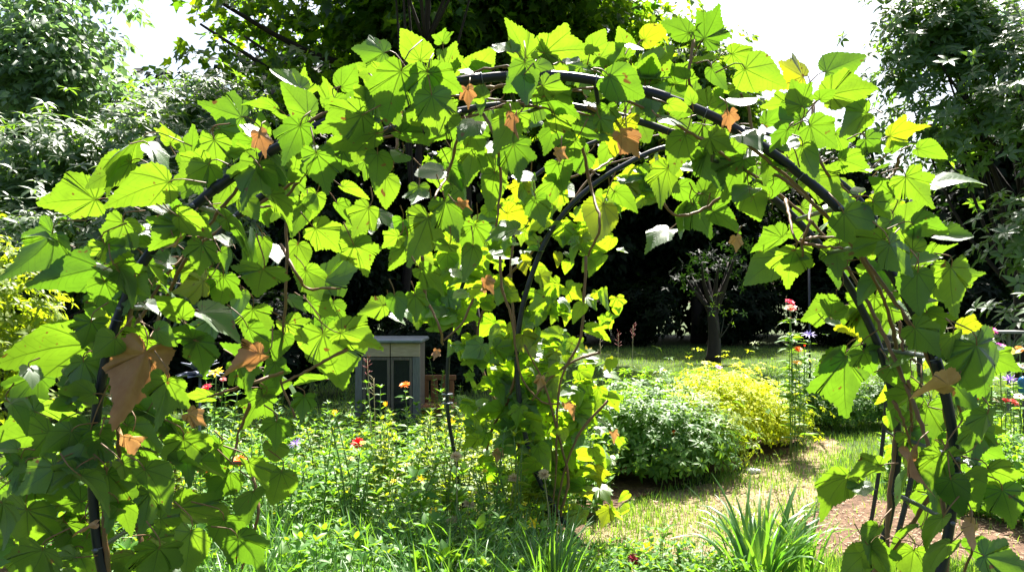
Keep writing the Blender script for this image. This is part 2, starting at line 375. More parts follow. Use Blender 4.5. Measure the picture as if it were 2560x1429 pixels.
for x, y in RUNG1:
    k = near_idx(h1, x, y, Y1); mb = MB(); a, b = h1[k], h1b[k]
    d = nrm(b - a); tube(mb, np.array([a - d * .02, a, (a + b) / 2 + [0, 0, .003], b, b + d * .012]) - ro, [.006, .0075, .007, .0075, .006], 8); mb.build('rung', M['rung'], arch)
for x in (1270, 1500, 1790, 1010):                      # zigzag braces over the top
    k = int(np.argmin(abs(h1[:, 0] - at(x, 230, Y1)[0]) + (h1[:, 2] < 1.5) * 9)); mb = MB()
    a, b, c = h1[k], h1[k] * .5 + h1b[k + 2] * .5 + [0, 0, -.075], h1b[k + 4]
    tube(mb, np.array([a, a * .5 + b * .5, b, b * .5 + c * .5, c]) - ro, .0065, 8); mb.build('brace', M['tube'], arch)

for px_, py_ in ((1655, 240), (560, 455), (2200, 640), (2345, 920), (1160, 205)):
    k = near_idx(h1, px_, py_, Y1); mb = MB(); tube(mb, spline(h1[k - 1:k + 2] - ro, 5), .0172, 12); mb.build('joint_collar', M['tube'], arch)
for k in range(22, 150, 9):                                # wire ties that hold the stems
    a = h1[k] - ro; d = nrm(h1[k + 1] - h1[k]); e = nrm(np.cross(d, [0, 1, 0])); th = np.linspace(0, 2 * PI, 15); mb = MB()
    tube(mb, a + np.stack([(e * math.cos(q) + np.array([0, 1, 0]) * math.sin(q)) * .0172 + d * .004 * math.sin(q * .5) for q in th]), .0016, 5, cap=False); mb.build('wire_tie', M['rung'], arch)
H2 = [(1470, 1378), (1400, 1290), (1340, 1180), (1308, 1060), (1292, 920), (1300, 800), (1325, 700), (1370, 590), (1430, 510), (1500, 450), (1570, 408), (1640, 375), (1720, 358), (1800, 352), (1880, 358), (1960, 378), (2040, 415), (2120, 470), (2190, 550), (2245, 650), (2285, 780), (2300, 920), (2295, 1060), (2275, 1210), (2237, 1365)]
H2B = [(1168, 1318), (1140, 1150), (1122, 1050), (1118, 950), (1132, 800), (1180, 650), (1240, 545), (1320, 455), (1420, 385), (1530, 340), (1640, 318), (1760, 312), (1880, 325), (1990, 365), (2080, 440), (2150, 550), (2195, 680), (2212, 830), (2215, 980), (2205, 1120), (2180, 1290), (2170, 1316)]
Y2 = 4.84
h2 = spline([at(x, y, Y2) for x, y in H2], 120); h2b = spline([at(x, y, 5.28) for x, y in H2B], 120); h2px = spline(H2, 400); h2bpx = spline(H2B, 400)
h2[[0, -1], 2] = 0; h2b[[0, -1], 2] = 0
arch2 = thing('garden_arch', 'smaller looking grey hoop arch farther back, its left leg standing in the flower bed', 'garden arch', h2[0] * [1, 1, 0], 'metal hoop arches')
r2 = np.array(arch2.location)
mb = MB(); tube(mb, h2 - r2, .016, 12); mb.build('hoop', M['tubegrey'], arch2)  # lighter grey puts the sun's reflection into this hoop's colour
mb = MB(); tube(mb, h2b - r2, .013, 12); mb.build('hoop', M['tubegrey'], arch2)
for k in (5, 52, 62, 72, 84, 96, 108):
    a, b = h2[k], h2b[min(119, k)]; mb = MB(); d = nrm(b - a)
    tube(mb, np.array([a - d * .03, a, (a + b) / 2, b, b + d * .02]) - r2, .0075, 8); mb.build('rung', M['tubegrey'], arch2)
for y in (993, 1010):
    mb = MB(); k = near_idx(h2b, 1118, y, 5.28); th = np.linspace(0, 2 * PI, 17)
    tube(mb, h2b[k] - r2 + np.stack([np.cos(th) * .034, np.sin(th) * .034, th * 0], 1), .006, 6, cap=False); mb.build('joint_ring', M['rung'], arch2)

# ------------------------------------------------------------------ the climbing vines
exec_leaf = None
NEAR = """
1035,120,120,-95,L 930,128,105,190,L 1108,92,75,-110,L 1125,145,85,-70,L 1300,105,130,-95,L 1262,122,110,-135,W 1410,125,180,-20,L 1310,195,120,95,D 1492,105,70,-80,L 1562,110,90,-95,L 1632,88,95,-10,Y 1640,160,125,-30,L 1545,150,85,200,L 1440,165,110,10,W 1590,115,80,-60,W
1695,72,95,205,L 1780,65,120,-42,L 1735,72,40,-90,L 1768,152,105,-25,L 1862,140,115,-22,L 1895,190,140,30,D 1790,190,75,60,D 1985,180,110,195,Y 2098,165,125,-33,L 1992,240,115,-128,L 2062,232,90,-75,D 2120,225,140,-18,L 2112,200,80,-30,W 1945,262,90,170,L 2135,297,120,155,L 1965,300,125,185,L 1950,345,95,100,D 2015,395,120,60,D
2248,328,110,-12,Y 2250,362,90,-90,L 2322,380,90,-25,L 2375,440,180,14,W 2285,468,125,60,D 2100,355,90,60,L 2125,405,110,30,L 2050,330,100,40,D 2190,420,100,80,L 2215,470,100,-150,L 2180,360,90,30,D 2200,520,100,60,D
720,205,130,200,W 757,212,105,-80,L 572,282,145,205,L 668,258,105,-100,L 655,320,80,-90,L 825,235,105,-60,L 868,200,100,-35,L 845,270,85,70,D 300,375,190,187,L 480,372,125,-62,L 400,385,120,20,W 425,335,90,-85,L 292,420,130,165,L 375,462,185,160,D 185,497,170,195,L 540,385,120,100,D 520,355,110,160,L 495,425,120,140,D 625,445,145,110,D 742,400,150,95,L 800,420,130,95,D 892,340,180,172,D 982,225,170,95,D 1088,278,150,92,D 1110,195,110,20,D 915,300,90,60,D 945,415,130,100,D 1030,342,115,80,D 690,430,100,110,L 575,330,90,30,L 620,370,90,140,W 870,400,110,80,L
110,625,180,140,L 112,590,110,185,W 195,680,200,172,L 275,640,120,90,D 300,590,125,120,D 390,570,120,150,L 482,555,120,25,D 610,575,160,35,D 500,640,100,100,D 565,650,90,60,L 650,695,180,105,D 405,660,110,35,L 320,690,110,80,L 275,735,140,80,D 438,765,130,-95,D 545,800,175,-8,W 480,715,110,160,Y 430,725,100,40,L 148,860,225,195,L 222,830,120,85,D 240,775,110,140,L 295,815,100,90,Y 340,850,120,165,D 415,835,100,20,D 205,935,120,100,D 415,985,170,95,D 500,885,140,100,D 455,830,110,-120,D 380,770,100,30,W 330,740,100,100,L
60,1010,140,190,W 75,1085,200,155,L 92,1115,110,100,L 150,1095,130,150,D 210,1120,170,105,D 278,1222,160,95,D 390,1205,160,75,D 465,1130,150,100,D 420,1080,130,100,L 350,1050,120,120,L 50,1180,110,100,L 30,1270,140,110,L 135,1235,190,110,L 65,1320,190,110,L 150,1310,190,160,L 495,1290,200,55,L 570,1325,140,80,D 470,1370,170,100,D 625,1255,120,95,L 695,1210,130,105,L 310,1275,110,100,D 250,1330,110,90,L 690,1075,100,95,D 690,1130,120,90,L 100,1400,170,120,D 210,1405,150,60,L 390,1400,160,100,D 620,1370,130,60,D 560,1200,110,110,L 640,1180,110,70,D 20,1370,150,150,L 330,1180,110,60,D 110,1190,130,140,D
"""
MID = """
778,515,125,95,L 745,540,110,100,D 860,530,110,60,L 905,545,100,110,D 815,590,110,60,D 848,690,165,8,L 900,640,130,70,D 780,700,110,80,L 740,755,95,30,W 820,890,240,95,D 890,840,150,20,D 690,930,110,95,L 785,950,130,100,L 640,850,130,80,D 700,860,110,110,D 960,470,125,100,L 880,480,110,60,L 930,420,100,30,L 1052,590,170,95,L 1128,540,160,70,D 1000,565,110,120,L 1180,590,120,95,L 938,770,95,170,L 992,760,80,60,D 1000,640,110,90,L 1078,690,110,80,D 1110,620,100,110,L 705,500,110,140,L 650,530,110,60,L 660,620,100,90,L 740,640,110,120,L 560,480,110,100,L 520,560,100,60,L 860,600,100,20,D 960,540,100,30,W 600,760,110,80,L 560,720,120,110,L 740,830,110,60,L 800,770,110,30,L 1045,490,110,80,L 980,600,90,150,D 1150,480,100,50,L 1080,430,120,150,W 730,470,100,30,D 1040,760,80,100,D 610,940,120,60,D 640,1010,120,100,L 760,1010,80,80,D
1220,290,140,95,L 1232,372,120,-20,W 1290,395,120,95,D 1232,465,120,100,L 1310,440,100,20,W 1140,440,110,60,L 1330,300,90,60,L 1405,310,100,80,D 1470,320,120,60,D 1420,372,115,95,D 1380,340,100,110,L 1350,262,100,20,L 1395,262,90,60,Y 1480,265,90,100,L 1545,335,130,95,Y 1600,300,120,60,L 1690,320,130,40,L 1700,368,120,95,D 1400,430,110,80,L 1462,440,90,20,W 1380,475,110,100,L 1440,395,100,140,L 1550,420,110,60,L 1600,440,100,100,L 1655,455,130,95,D 1300,475,80,80,Y 1495,545,160,95,Y 1345,520,110,70,D 1262,575,120,150,W 1290,540,90,30,Y 1650,585,130,98,L 1752,540,120,95,L 1805,540,110,60,D 1715,480,100,60,L 1762,420,120,100,L 1705,420,100,20,W 1835,430,140,95,D 1885,495,165,60,D 1952,460,110,95,D 1770,330,120,60,L 1825,330,100,100,L 1740,380,110,30,L 1280,330,90,150,L 1180,400,110,100,L 1190,350,100,60,D 1520,380,100,110,L 1560,490,100,30,L 1620,380,90,120,L 1700,540,90,110,L 1450,500,90,60,L 1180,640,100,70,D 1880,390,110,70,L 1640,270,90,40,L
1925,605,140,160,L 1915,665,150,155,L 1975,655,170,85,D 2060,560,100,100,L 2130,530,140,20,L 2105,585,120,150,D 2090,640,110,80,D 2095,680,110,100,L 2180,640,120,95,D 2195,685,110,80,Y 2048,775,110,170,L 2085,805,90,60,W 2185,790,180,92,D 2150,815,120,160,Y 2110,950,230,97,L 2080,900,150,160,L 2170,900,120,60,D 2020,540,100,60,L 1990,580,90,120,D 2240,760,100,60,L
"""
NEAR3 = """
735,345,105,110,D 865,300,130,150,D 965,252,120,70,D 1060,222,120,110,D 425,590,120,120,D 455,545,90,60,D 2135,565,120,60,D 2170,612,110,130,D 1555,212,110,30,D 1290,205,80,150,L 330,700,100,60,D 268,860,100,140,D 2310,840,100,40,D 240,1210,120,60,D 1690,262,70,60,D 2385,1230,120,70,D
"""
NEAR2 = """
2310,560,130,20,D 2375,590,140,15,W 2300,655,165,10,W 2375,710,160,80,D 2290,720,150,95,D 2240,640,120,60,D 2420,690,80,-10,L 2260,600,120,-140,D 2460,920,220,60,D 2440,860,150,30,W 2420,822,90,5,Y 2500,900,90,15,L 2270,880,145,20,L 2260,1000,120,95,L 2310,1050,150,100,L 2240,940,110,80,L 2335,1170,170,85,D 2090,1215,150,120,L 2150,1225,100,80,W 2165,1165,100,160,D 2320,1250,150,95,L 2180,1345,110,105,L 2335,1320,140,90,D 2345,1375,150,100,D 2430,1160,110,20,L 2490,1200,160,50,D 2200,1390,150,60,L 2140,1400,120,150,L 2415,1205,140,70,D 2460,1060,110,90,D 2410,1060,110,60,L 2520,1260,140,70,D 2500,1400,130,20,L 2440,1370,100,80,L 2260,1210,120,110,L 2290,1110,120,60,L 2400,980,120,50,L 2260,1330,110,120,L 2330,800,110,60,D 2380,860,110,80,D 2300,760,110,30,L 2425,930,110,110,L 2340,640,110,-60,L 2280,540,110,-60,L 2230,580,100,90,L 2280,1400,120,100,L 2470,1130,100,30,L 2385,1120,110,130,L 2080,770,90,-60,L
"""
BROWN = """
345,935,170,110 655,355,80,95 325,1105,95,90 620,890,110,170 490,1045,75,30 215,1320,80,80 440,605,60,60 1170,240,65,100 1282,305,65,90 1403,385,55,80 1572,355,95,90 1160,512,50,10 1840,605,50,100 2330,962,140,160 2285,1170,130,95 2425,1330,80,100 1825,300,75,80
"""
BROWN2 = """
1425,1018,55,90 1350,955,45,90 1222,708,50,70 1090,885,35,90 1245,1135,40,80 1208,715,40,-60 1535,1085,35,60 1440,290,45,90
"""
def parse(s):
    out = []
    for w_ in s.split():
        a = w_.split(','); out.append((float(a[0]), float(a[1]), float(a[2]), float(a[3]), a[4] if len(a) > 4 else 'B'))
    return out
def near_arch_pt(p):
    k = np.argmin(((h1 - p) ** 2).sum(1)); kb = np.argmin(((h1b - p) ** 2).sum(1))
    return h1[k] if ((h1[k] - p) ** 2).sum() < ((h1b[kb] - p) ** 2).sum() else h1b[kb]
_arc = h2px[(h2px[:, 0] > 1355) & (h2px[:, 0] < 1660) & (h2px[:, 1] < 610)]
def clear_arc(x, y, d): return np.min(np.hypot(_arc[:, 0] - x, _arc[:, 1] - y)) < d      # keep the far hoop in sight
class Vine:
    def __init__(s, name, label, base, group=None):
        s.t = thing(name, label, 'vine', base, group); s.o = np.array(s.t.location); s.g = MB(); s.y = MB(); s.st = MB(); s.pe = s.st
    def leaf(s, p, size, ang, kind, r, petiole=True):
        if kind == 'W': size = size * .8
        td = np.array([math.cos(rad(ang)), 0, -math.sin(rad(ang))]) + r.normal(0, .12, 3)
        if kind in 'LYB': n = np.array([.08, .85, .50]) + r.normal(0, .36, 3)
        elif kind == 'D': n = np.array([0, .78, .50]) + r.normal(0, .22, 3)
        else: n = nrm(S + nrm(np.array([0, 0, CAMZ]) - p)) + r.normal(0, .10, 3)
        if kind == 'B':
            m = MB(); put_leaf(m, p - s.o, size * (1.05 if size > .16 else .85), td + r.normal(0, .25, 3), n + r.normal(0, .25, 3), r, variant=[0, 4, 1, 2][r.integers(4)], fold=.3, droop=.6, crumple=r.uniform(.14, .30)); m.build('withered_leaf', M['withered'], s.t)
            j, t = p - nrm(td) * size * .3, td
        else:
            j, t, nn = put_leaf(s.y if kind == 'Y' else s.g, p - s.o, size, td, n, r); j = j + s.o
        if petiole:
            L = size * r.uniform(.45, .8); a = near_arch_pt(j); d = nrm(a - j); d = nrm(d * .8 - nrm(t) * .9 + [0, 0, .1])
            q = j + d * L
            tube(s.pe if kind != 'B' else s.st, spline([j - s.o, j - s.o - nrm(t) * L * .35 + [0, 0, .006], q - s.o], 6), [.0016, .0017, .0018, .002, .0022, .0024], 5, cap=False)
    def stem(s, pts, r0=.005, r1=.003):
        P = spline(pts, max(8, 5 * len(pts))); P = P + rng.normal(0, .0016, P.shape)
        tube(s.st, P - s.o, np.linspace(r0, r1, len(P)) * rng.uniform(.85, 1.2, len(P)), 7)
    def finish(s, mat='vine'):
        s.g.build('foliage', M[mat], s.t)
        if s.y.n: s.y.build('yellow_foliage', M['yellow'], s.t)['label'] = 'yellowing leaves of the vine'
        s.st.build('stem', M['stem'], s.t)
vl = Vine('climbing_vine', 'big leaved vine on the left of the front arch, with one large withered brown leaf', h1b[0] * [1, 1, 0] + [.05, -.1, 0], 'vines on the arches')
vr = Vine('climbing_vine', 'big leaved vine climbing the right side of the front arch, ladder rungs showing', h1b[-1] * [1, 1, 0] + [-.05, -.1, 0], 'vines on the arches')
r = np.random.default_rng(11)
def depth(kind, lo, hi):
    if kind == 'D': return r.uniform(lo - .15, lo + .04)
    if kind == 'B': return r.uniform(lo - .14, lo)
    if kind == 'W': return r.uniform(lo + .04, hi)
    return r.uniform(hi - .10, hi + .02) if r.random() < .8 else r.uniform(lo - .05, hi)
for x, y, s_, a, k in parse(NEAR) + parse(NEAR2):
    Y = depth(k, 2.28, 2.58); v = vl if x < 1300 else vr
    v.leaf(at(x, y, Y), r.uniform(.76, .92) * s_ / F * Y, a, k, r)
for x, y, s_, a, k in parse(NEAR3):
    Y = r.uniform(2.14, 2.24); (vl if x < 1300 else vr).leaf(at(x, y, Y), s_ / F * Y, a, k, r)
for x, y, s_, a, k in parse(MID):
    if clear_arc(x, y, 44): continue
    Y = depth(k, 2.64, 2.90); v = vl if x < 1300 else vr
    k = 'W' if k == 'L' and r.random() < .13 else k; v.leaf(at(x, y, Y), r.uniform(.68, .90) * s_ / F * Y, a + r.normal(0, 14), k, r)
for x, y, s_, a, k in parse(BROWN):
    Y = depth(k, 2.26, 2.6); v = vl if x < 1300 else vr
    v.leaf(at(x, y, Y), s_ / F * Y, a, k, r)
# leaves filling the band behind the nearer ones
sel = np.where((h1px[:, 1] < 1560))[0]
tg = np.gradient(h1px, axis=0); tg = nrm(tg); nl = np.stack([tg[:, 1], -tg[:, 0]], 1)           # outward in the picture plane
for k_ in range(270):
    k = r.choice(sel); px = h1px[k]; left, right = px[0] < 700, px[0] > 1950
    off = r.normal(5, 75) if not right else r.normal(-30, 62)
    if left and px[1] > 900: off = r.normal(-20, 120)
    x, y = px + nl[k] * np.clip(off, -190, 70); kk = r.choice(list('LLLLDDDW')); Y = r.uniform(2.52, 2.64) if kk == 'L' else r.uniform(2.2, 2.5) 
    ang = math.degrees(math.atan2(nl[k][1], nl[k][0])) + r.normal(0, 45) if off > 15 else 90 + r.normal(0, 45)
    if right and y > 720 and r.random() < .6: continue
    if clear_arc(x, y, 48): continue
    if any(x0 - 30 < x < x1 + 20 and y0 - 50 < y < y0 + 75 for x0, x1, y0 in ((2200, 2350, 895), (2205, 2340, 1125), (2200, 2310, 1300), (2010, 2130, 605), (235, 350, 1362))): continue
    (vl if x < 1300 else vr).leaf(at(x, y, Y), (r.uniform(45, 85) if r.random() < .6 else r.uniform(80, 120)) / F * Y, ang, kk, r, petiole=r.random() < .6)
for k_ in range(64):                                      # dense foot of the left leg
    x, y = r.uniform(-30, 560), r.uniform(900, 1470); kk = r.choice(list('LLLLDDDW')); Y = r.uniform(2.5, 2.68) if kk == 'L' else r.uniform(2.25, 2.5)
    if x > 420 and y < 1100: continue
    vl.leaf(at(x, y, Y), r.uniform(60, 120) / F * Y, 90 + r.normal(0, 50), kk, r)
for k_ in range(36):                                      # inner left curtain and the top curtain
    x, y = (r.uniform(480, 1020), r.uniform(400, 1000)) if k_ < 24 else (r.uniform(1060, 1900), r.uniform(260, 500))
    if 870 < x < 1130 and 740 < y or clear_arc(x, y, 48): continue
    Y = r.uniform(2.75, 3.2); (vl if x < 1300 else vr).leaf(at(x, y, Y), r.uniform(70, 115) / F * Y, 90 + r.normal(0, 50), r.choice(list('LLLDW')), r)
# woody stems traced through the arch
STEMS = [[(1190, 262), (1150, 330), (1122, 430), (1085, 495)], [(1192, 265), (1235, 335), (1252, 450), (1240, 565)], [(1470, 268), (1535, 300), (1562, 335), (1545, 385), (1480, 432)], [(1582, 268), (1562, 310), (1556, 352)],
         [(1882, 335), (1872, 400), (1835, 465), (1762, 520), (1692, 538), (1645, 485), (1620, 440)], [(1455, 360), (1478, 470), (1500, 560), (1470, 640)], [(770, 350), (762, 430), (695, 505), (640, 520)], [(700, 440), (716, 560), (716, 700), (706, 850), (702, 950), (738, 1045)],
         [(1002, 290), (988, 380), (980, 425)], [(1055, 640), (1062, 735), (1100, 815), (1106, 862)], [(705, 930), (620, 960), (520, 992)], [(625, 1010), (598, 1080), (580, 1160)], [(560, 1155), (620, 1165), (645, 1240), (640, 1310), (605, 1420)], [(700, 610), (745, 690), (770, 720), (850, 720)], [(870, 870), (760, 930), (700, 960)], [(1180, 228), (1270, 212), (1350, 222), (1440, 226), (1530, 242)]]
STEMS_R = [[(2030, 255), (2042, 365), (2065, 430), (2122, 480)], [(1965, 500), (1985, 590), (2000, 610)], [(2030, 500), (2020, 560), (2008, 605), (2006, 640)], [(2005, 598), (2060, 592), (2130, 598)], [(2270, 950), (2278, 1020), (2282, 1115)], [(2392, 990), (2412, 1075), (2388, 1112)], [(2420, 1215), (2432, 1350), (2408, 1440)], [(2232, 1000), (2262, 1060), (2280, 1120)], [(2010, 610), (2110, 622)], [(1733, 100), (1722, 200), (1740, 235)], [(1880, 335), (1870, 260), (1850, 235)], [(2250, 390), (2235, 430), (2215, 450)], [(2245, 800), (2262, 880), (2290, 905)]]
for s_ in STEMS: vl.stem([at(x, y, r.uniform(2.55, 2.75)) for x, y in s_], .0062, .0036)
for s_ in STEMS_R: vr.stem([at(x, y, r.uniform(2.42, 2.62)) for x, y in s_], .0058, .0034)
for v, idx in ((vl, range(0, 84)), (vr, range(159, 76, -1))):                # stems winding up the hoops from the ground
    for q, ph in ((0, 0.), (1, 2.), (2, 4.)):
        pts = []
        for k in list(idx)[::3]:
            a = ph + k * .16; b = .5 + .5 * math.sin(k * .11 + q * 2.1)
            pts.append(h1[k] * (1 - b) + h1b[k] * b + np.array([.03 * math.cos(a), 0, .03 * math.sin(a)]))
        v.stem(pts, .0085, .0035)
r = np.random.default_rng(66)
for k_ in range(46):                                      # tendrils curling off the hoops
    k = r.integers(12, 148); a = h1[k] * .6 + h1b[k] * .4; v = vl if a[0] < 0 else vr; d = nrm(np.array([r.normal(), r.normal(0, .5), r.normal(-.2, .8)])); e = nrm(np.cross(d, [0, 1, .2])); f = np.cross(d, e); u = np.linspace(0, 1, 26); L = r.uniform(.07, .16); w_ = .012 * u ** 1.5
    P = a + d * (L * u)[:, None] + e * (w_ * np.cos(u * 20))[:, None] + f * (w_ * np.sin(u * 20))[:, None] + np.array([0, 0, -1.]) * (.05 * u ** 2)[:, None]
    tube(v.st, P - v.o, np.linspace(.0016, .0008, 26), 4, cap=False)
vl.finish(); vr.finish()

vf = Vine('climbing_vine', 'small leaved vine on the far grey arch, thickest on its left leg', h2[0] * [1, 1, 0] + [.06, .1, 0], 'vines on the arches')
sel2 = np.where((h2px[:, 0] < 1700) & (h2px[:, 1] < 1270))[0]; r = np.random.default_rng(5)
for k_ in range(380):
    k = r.choice(sel2); x, y = h2px[k]
    wdt = 105 if y > 560 else 60
    dx = r.normal(25 if y > 560 else 0, wdt * .95); dx = np.clip(dx, -165 if y < 950 else -130, 235); dy = r.normal(0, 30)
    if y > 1150: dx = abs(dx) * .8 - 30
    if y < 500: dy = abs(dy) + r.uniform(0, 40)
    Y = r.uniform(4.80, 4.95); kk = r.choice(list('LLLLLLWWY') if r.random() < .4 else list('LLLLLLDWW'))
    if kk == 'D': Y -= .25
    if clear_arc(x + dx, y + dy, 26): continue
    vf.leaf(at(x + dx, y + dy, Y), r.uniform(32, 72) / F * Y, 90 + r.normal(0, 55), kk, r, petiole=False)
for k_ in range(120):                                     # the column filled down to the bed
    y = r.uniform(860, 1290); x = np.interp(y, [860, 1060, 1180, 1290], [1295, 1310, 1345, 1400]) + np.clip(r.normal(35, 85), -120, 190); kk = r.choice(list('LLLLLLLWWY')); Y = r.uniform(4.92, 5.04)
    vf.leaf(at(x, y, Y), r.uniform(34, 74) / F * Y, 90 + r.normal(0, 50), kk, r, petiole=False)
sel4 = np.where((h2px[:, 0] > 1700) & (h2px[:, 1] < 1150))[0]
for k_ in range(46):
    k = r.choice(sel4); x, y = h2px[k]; Y = r.uniform(4.80, 5.1)
    vf.leaf(at(x + r.normal(0, 38), y + r.normal(0, 30), Y), r.uniform(40, 80) / F * Y, 90 + r.normal(0, 55), r.choice(list('LLLDW')), r, petiole=False)
sel3 = np.where((h2bpx[:, 0] < 1320) & (h2bpx[:, 1] < 840) & (h2bpx[:, 1] > 450))[0]
for k_ in range(55):
    k = r.choice(sel3); x, y = h2bpx[k]; Y = r.uniform(5.1, 5.5)
    vf.leaf(at(x + r.normal(-25, 45), y + r.normal(0, 20), Y), r.uniform(50, 95) / F * Y, 90 + r.normal(0, 50), r.choice(list('LLDDW')), r, petiole=False)
for x, y, s_, a, k in parse(BROWN2): vf.leaf(at(x, y, 4.5), s_ / F * 4.5, a, k, r, petiole=False)
for s_ in ([(1400, 1290), (1420, 1200), (1400, 1100), (1360, 960), (1330, 900), (1310, 860)], [(1465, 640), (1460, 740), (1450, 850), (1400, 960), (1390, 1180), (1380, 1280)], [(1500, 880), (1440, 900), (1380, 940), (1330, 1000)], [(1250, 640), (1255, 720), (1280, 800), (1300, 930), (1350, 1000), (1400, 1010)], [(1520, 1000), (1450, 1080), (1410, 1180), (1390, 1290)], [(1190, 720), (1160, 800), (1110, 850)]):
    vf.stem([at(x, y, 4.75) for x, y in s_], .009, .005)
for q in range(2):
    pts = [h2[k] * (1 - b) + h2b[k] * b for k, b in ((k, .3 + .3 * math.sin(k * .2 + q * 3)) for k in range(0, 60, 3))]
    vf.stem(pts, .011, .005)
vf.finish('litvine')

# ------------------------------------------------------------------ trees and shrubs
def limbs(mb, base, top, r0, targets, r):
    P = spline([base, base * .6 + top * .4 + [r.normal(0, .1), r.normal(0, .1), 0], top], 10)
    tube(mb, P, np.linspace(r0, r0 * .35, 10) * (1 + .35 * np.exp(-np.arange(10) * 1.2)), 9)
    for q in targets:
        k = r.integers(3, 9); a = P[k]; mid = a * .5 + q * .5 + [0, 0, -.12 * np.linalg.norm(q - a)] + r.normal(0, .1, 3)
        tube(mb, spline([a, mid, q], 8), np.linspace(r0 * .38, r0 * .07, 8), 6)
def shell_points(lobes, N, r, inner=.45, low=None):
    """points in a union of ellipsoids, thicker towards their skins; returns points and outward directions"""
    vol = np.array([np.prod(l[1]) ** (2 / 3) for l in lobes]); k = r.choice(len(lobes), N, p=vol / vol.sum())
    c = np.array([l[0] for l in lobes])[k]; s = np.array([l[1] for l in lobes])[k]
    d = rdir(r, N); rr = 1 - inner * r.random(N) ** 1.7; P = c + d * s * rr[:, None]
    return P, nrm(d / s)
def lobe_set(c, rad_, n, r, spread=.62, size=(.38, .6)):
    c, rad_ = np.array(c, float), np.array(rad_, float); out = []
    for k in range(n):
        d = rdir(r, 1)[0]; out.append((c + d * rad_ * spread * r.uniform(.55, 1.05), rad_ * r.uniform(*size)))
    return out
def whorl_tree(name, label, cat, base, c, rad_, nl, nw, leaf, mat, trunk=.08, group=None, per=8, wd=.32, seed=0, up=.7, inner=.5, lobes=None, fuzz=.04):
    r = np.random.default_rng(seed); t = thing(name, label, cat, base, group); o = np.array(t.location)
    L = lobes or lobe_set(c, rad_, nl, r); P, d = shell_points(L, nw, r, inner); P = P + d * r.exponential(fuzz, (len(P), 1))
    keep = P[:, 2] > .12; P, d = P[keep], d[keep]
    m = MB(); whorls(m, P - o, nrm(d + (np.array([0, 0, up]) if np.ndim(up) == 0 else np.array(up)) + r.normal(0, .25, P.shape)), per, leaf, wd, r); m.build('crown', mat, t)
    m = MB(); limbs(m, np.zeros(3), np.array(c) - o, trunk, [l[0] - o + rdir(r, 1)[0] * .3 * l[1] for l in L], r); m.build('trunk', M['bark'], t); return t
def broad_tree(name, label, base, c, rad_, nl, nc, per, leaf, mat, trunk=.2, group=None, seed=0, shape='maple', extra=(), clump=.55):
    r = np.random.default_rng(seed); t = thing(name, label, 'tree', base, group); o = np.array(t.location)
    L = lobe_set(c, rad_, nl, r) + list(extra); P, d = shell_points(L, nc, r, .55)
    keep = P[:, 2] > .3; P = P[keep]; N = len(P)
    # layered sprays: flat discs of drooping leaves
    a = r.uniform(0, 2 * PI, (N, per)); q = np.sqrt(r.random((N, per))) * clump * r.uniform(.6, 1.4, (N, 1))
    off = np.stack([np.cos(a) * q, np.sin(a) * q, -.35 * q ** 2 / clump + r.normal(0, .12 * clump, (N, per))], -1)
    B = (P[:, None] + off).reshape(-1, 3); out = nrm(np.stack([np.cos(a), np.sin(a), -.55 + 0 * a], -1).reshape(-1, 3) + r.normal(0, .45, (N * per, 3)))
    n = nrm(np.array([0, 0, 1.]) + r.normal(0, .42, (N * per, 3)))
    Ls = leaf * r.uniform(.65, 1.25, N * per)
    m = MB(); leaves(m, B - o, out, n, Ls, Ls * (1. if shape == 'maple' else .62), shape, .3, .2, r); m.build('crown', mat, t)
    m = MB(); limbs(m, np.zeros(3), np.array(c) - o + [0, 0, rad_[2] * .35], trunk, [l[0] - o for l in L], r); m.build('trunk', M['bark'], t); return t

rr_ = np.random.default_rng(15); cone1 = []
for k_ in range(30):
    z_ = 4.5 * rr_.random() ** .75 + .5; w_ = 2.25 * (1 - .13 * max(0, z_ - 1.5))
    cone1.append((np.array([-5.75 + rr_.uniform(-1, 1) * w_, 7.9 + .8 * z_ + rr_.normal(0, .35), z_ * .93]), np.array([.7, .6, .45]) * rr_.uniform(.7, 1.25)))
whorl_tree('rhododendron', 'tall glossy leaved shrub with sunlit leaf rosettes behind the left of the arch', 'shrub', (-5.3, 9.6, 0), (-5.5, 9.6, 2.3), (2.1, 1.6, 2.3), 18, 4800, .15, M['rhodo'], .07, seed=21, up=(.55, -.40, 1.3), inner=.9, lobes=cone1, fuzz=.12)
rr_ = np.random.default_rng(5); cone = []
for k_ in range(34):
    z_ = rr_.uniform(1.0, 7.4); w_ = 2.9 * (1 - .04 * z_)
    cone.append((np.array([8.7 + rr_.uniform(-.8, .8) * w_, 9.6 + .80 * z_ + rr_.normal(0, .45), z_]), np.array([.85, .7, .6]) * rr_.uniform(.7, 1.25)))
whorl_tree('rhododendron', 'glossy leaved tree filling the right edge beyond the arch', 'tree', (8.7, 13.6, 0), (8.8, 13.6, 4.6), (3.0, 2.2, 4.3), 24, 4000, .18, M['rhodo'], .12, seed=24, wd=.36, up=(-.5, -.45, 1.3), inner=.95, lobes=cone, fuzz=.25)
whorl_tree('golden_shrub', 'yellow green shrub at the left edge below the glossy shrub', 'shrub', (-3.3, 5.0, 0), (-3.35, 5.0, 1.2), (.62, .55, .95), 12, 1400, .06, M['perennial2'], .03, per=8, wd=.36, seed=31)
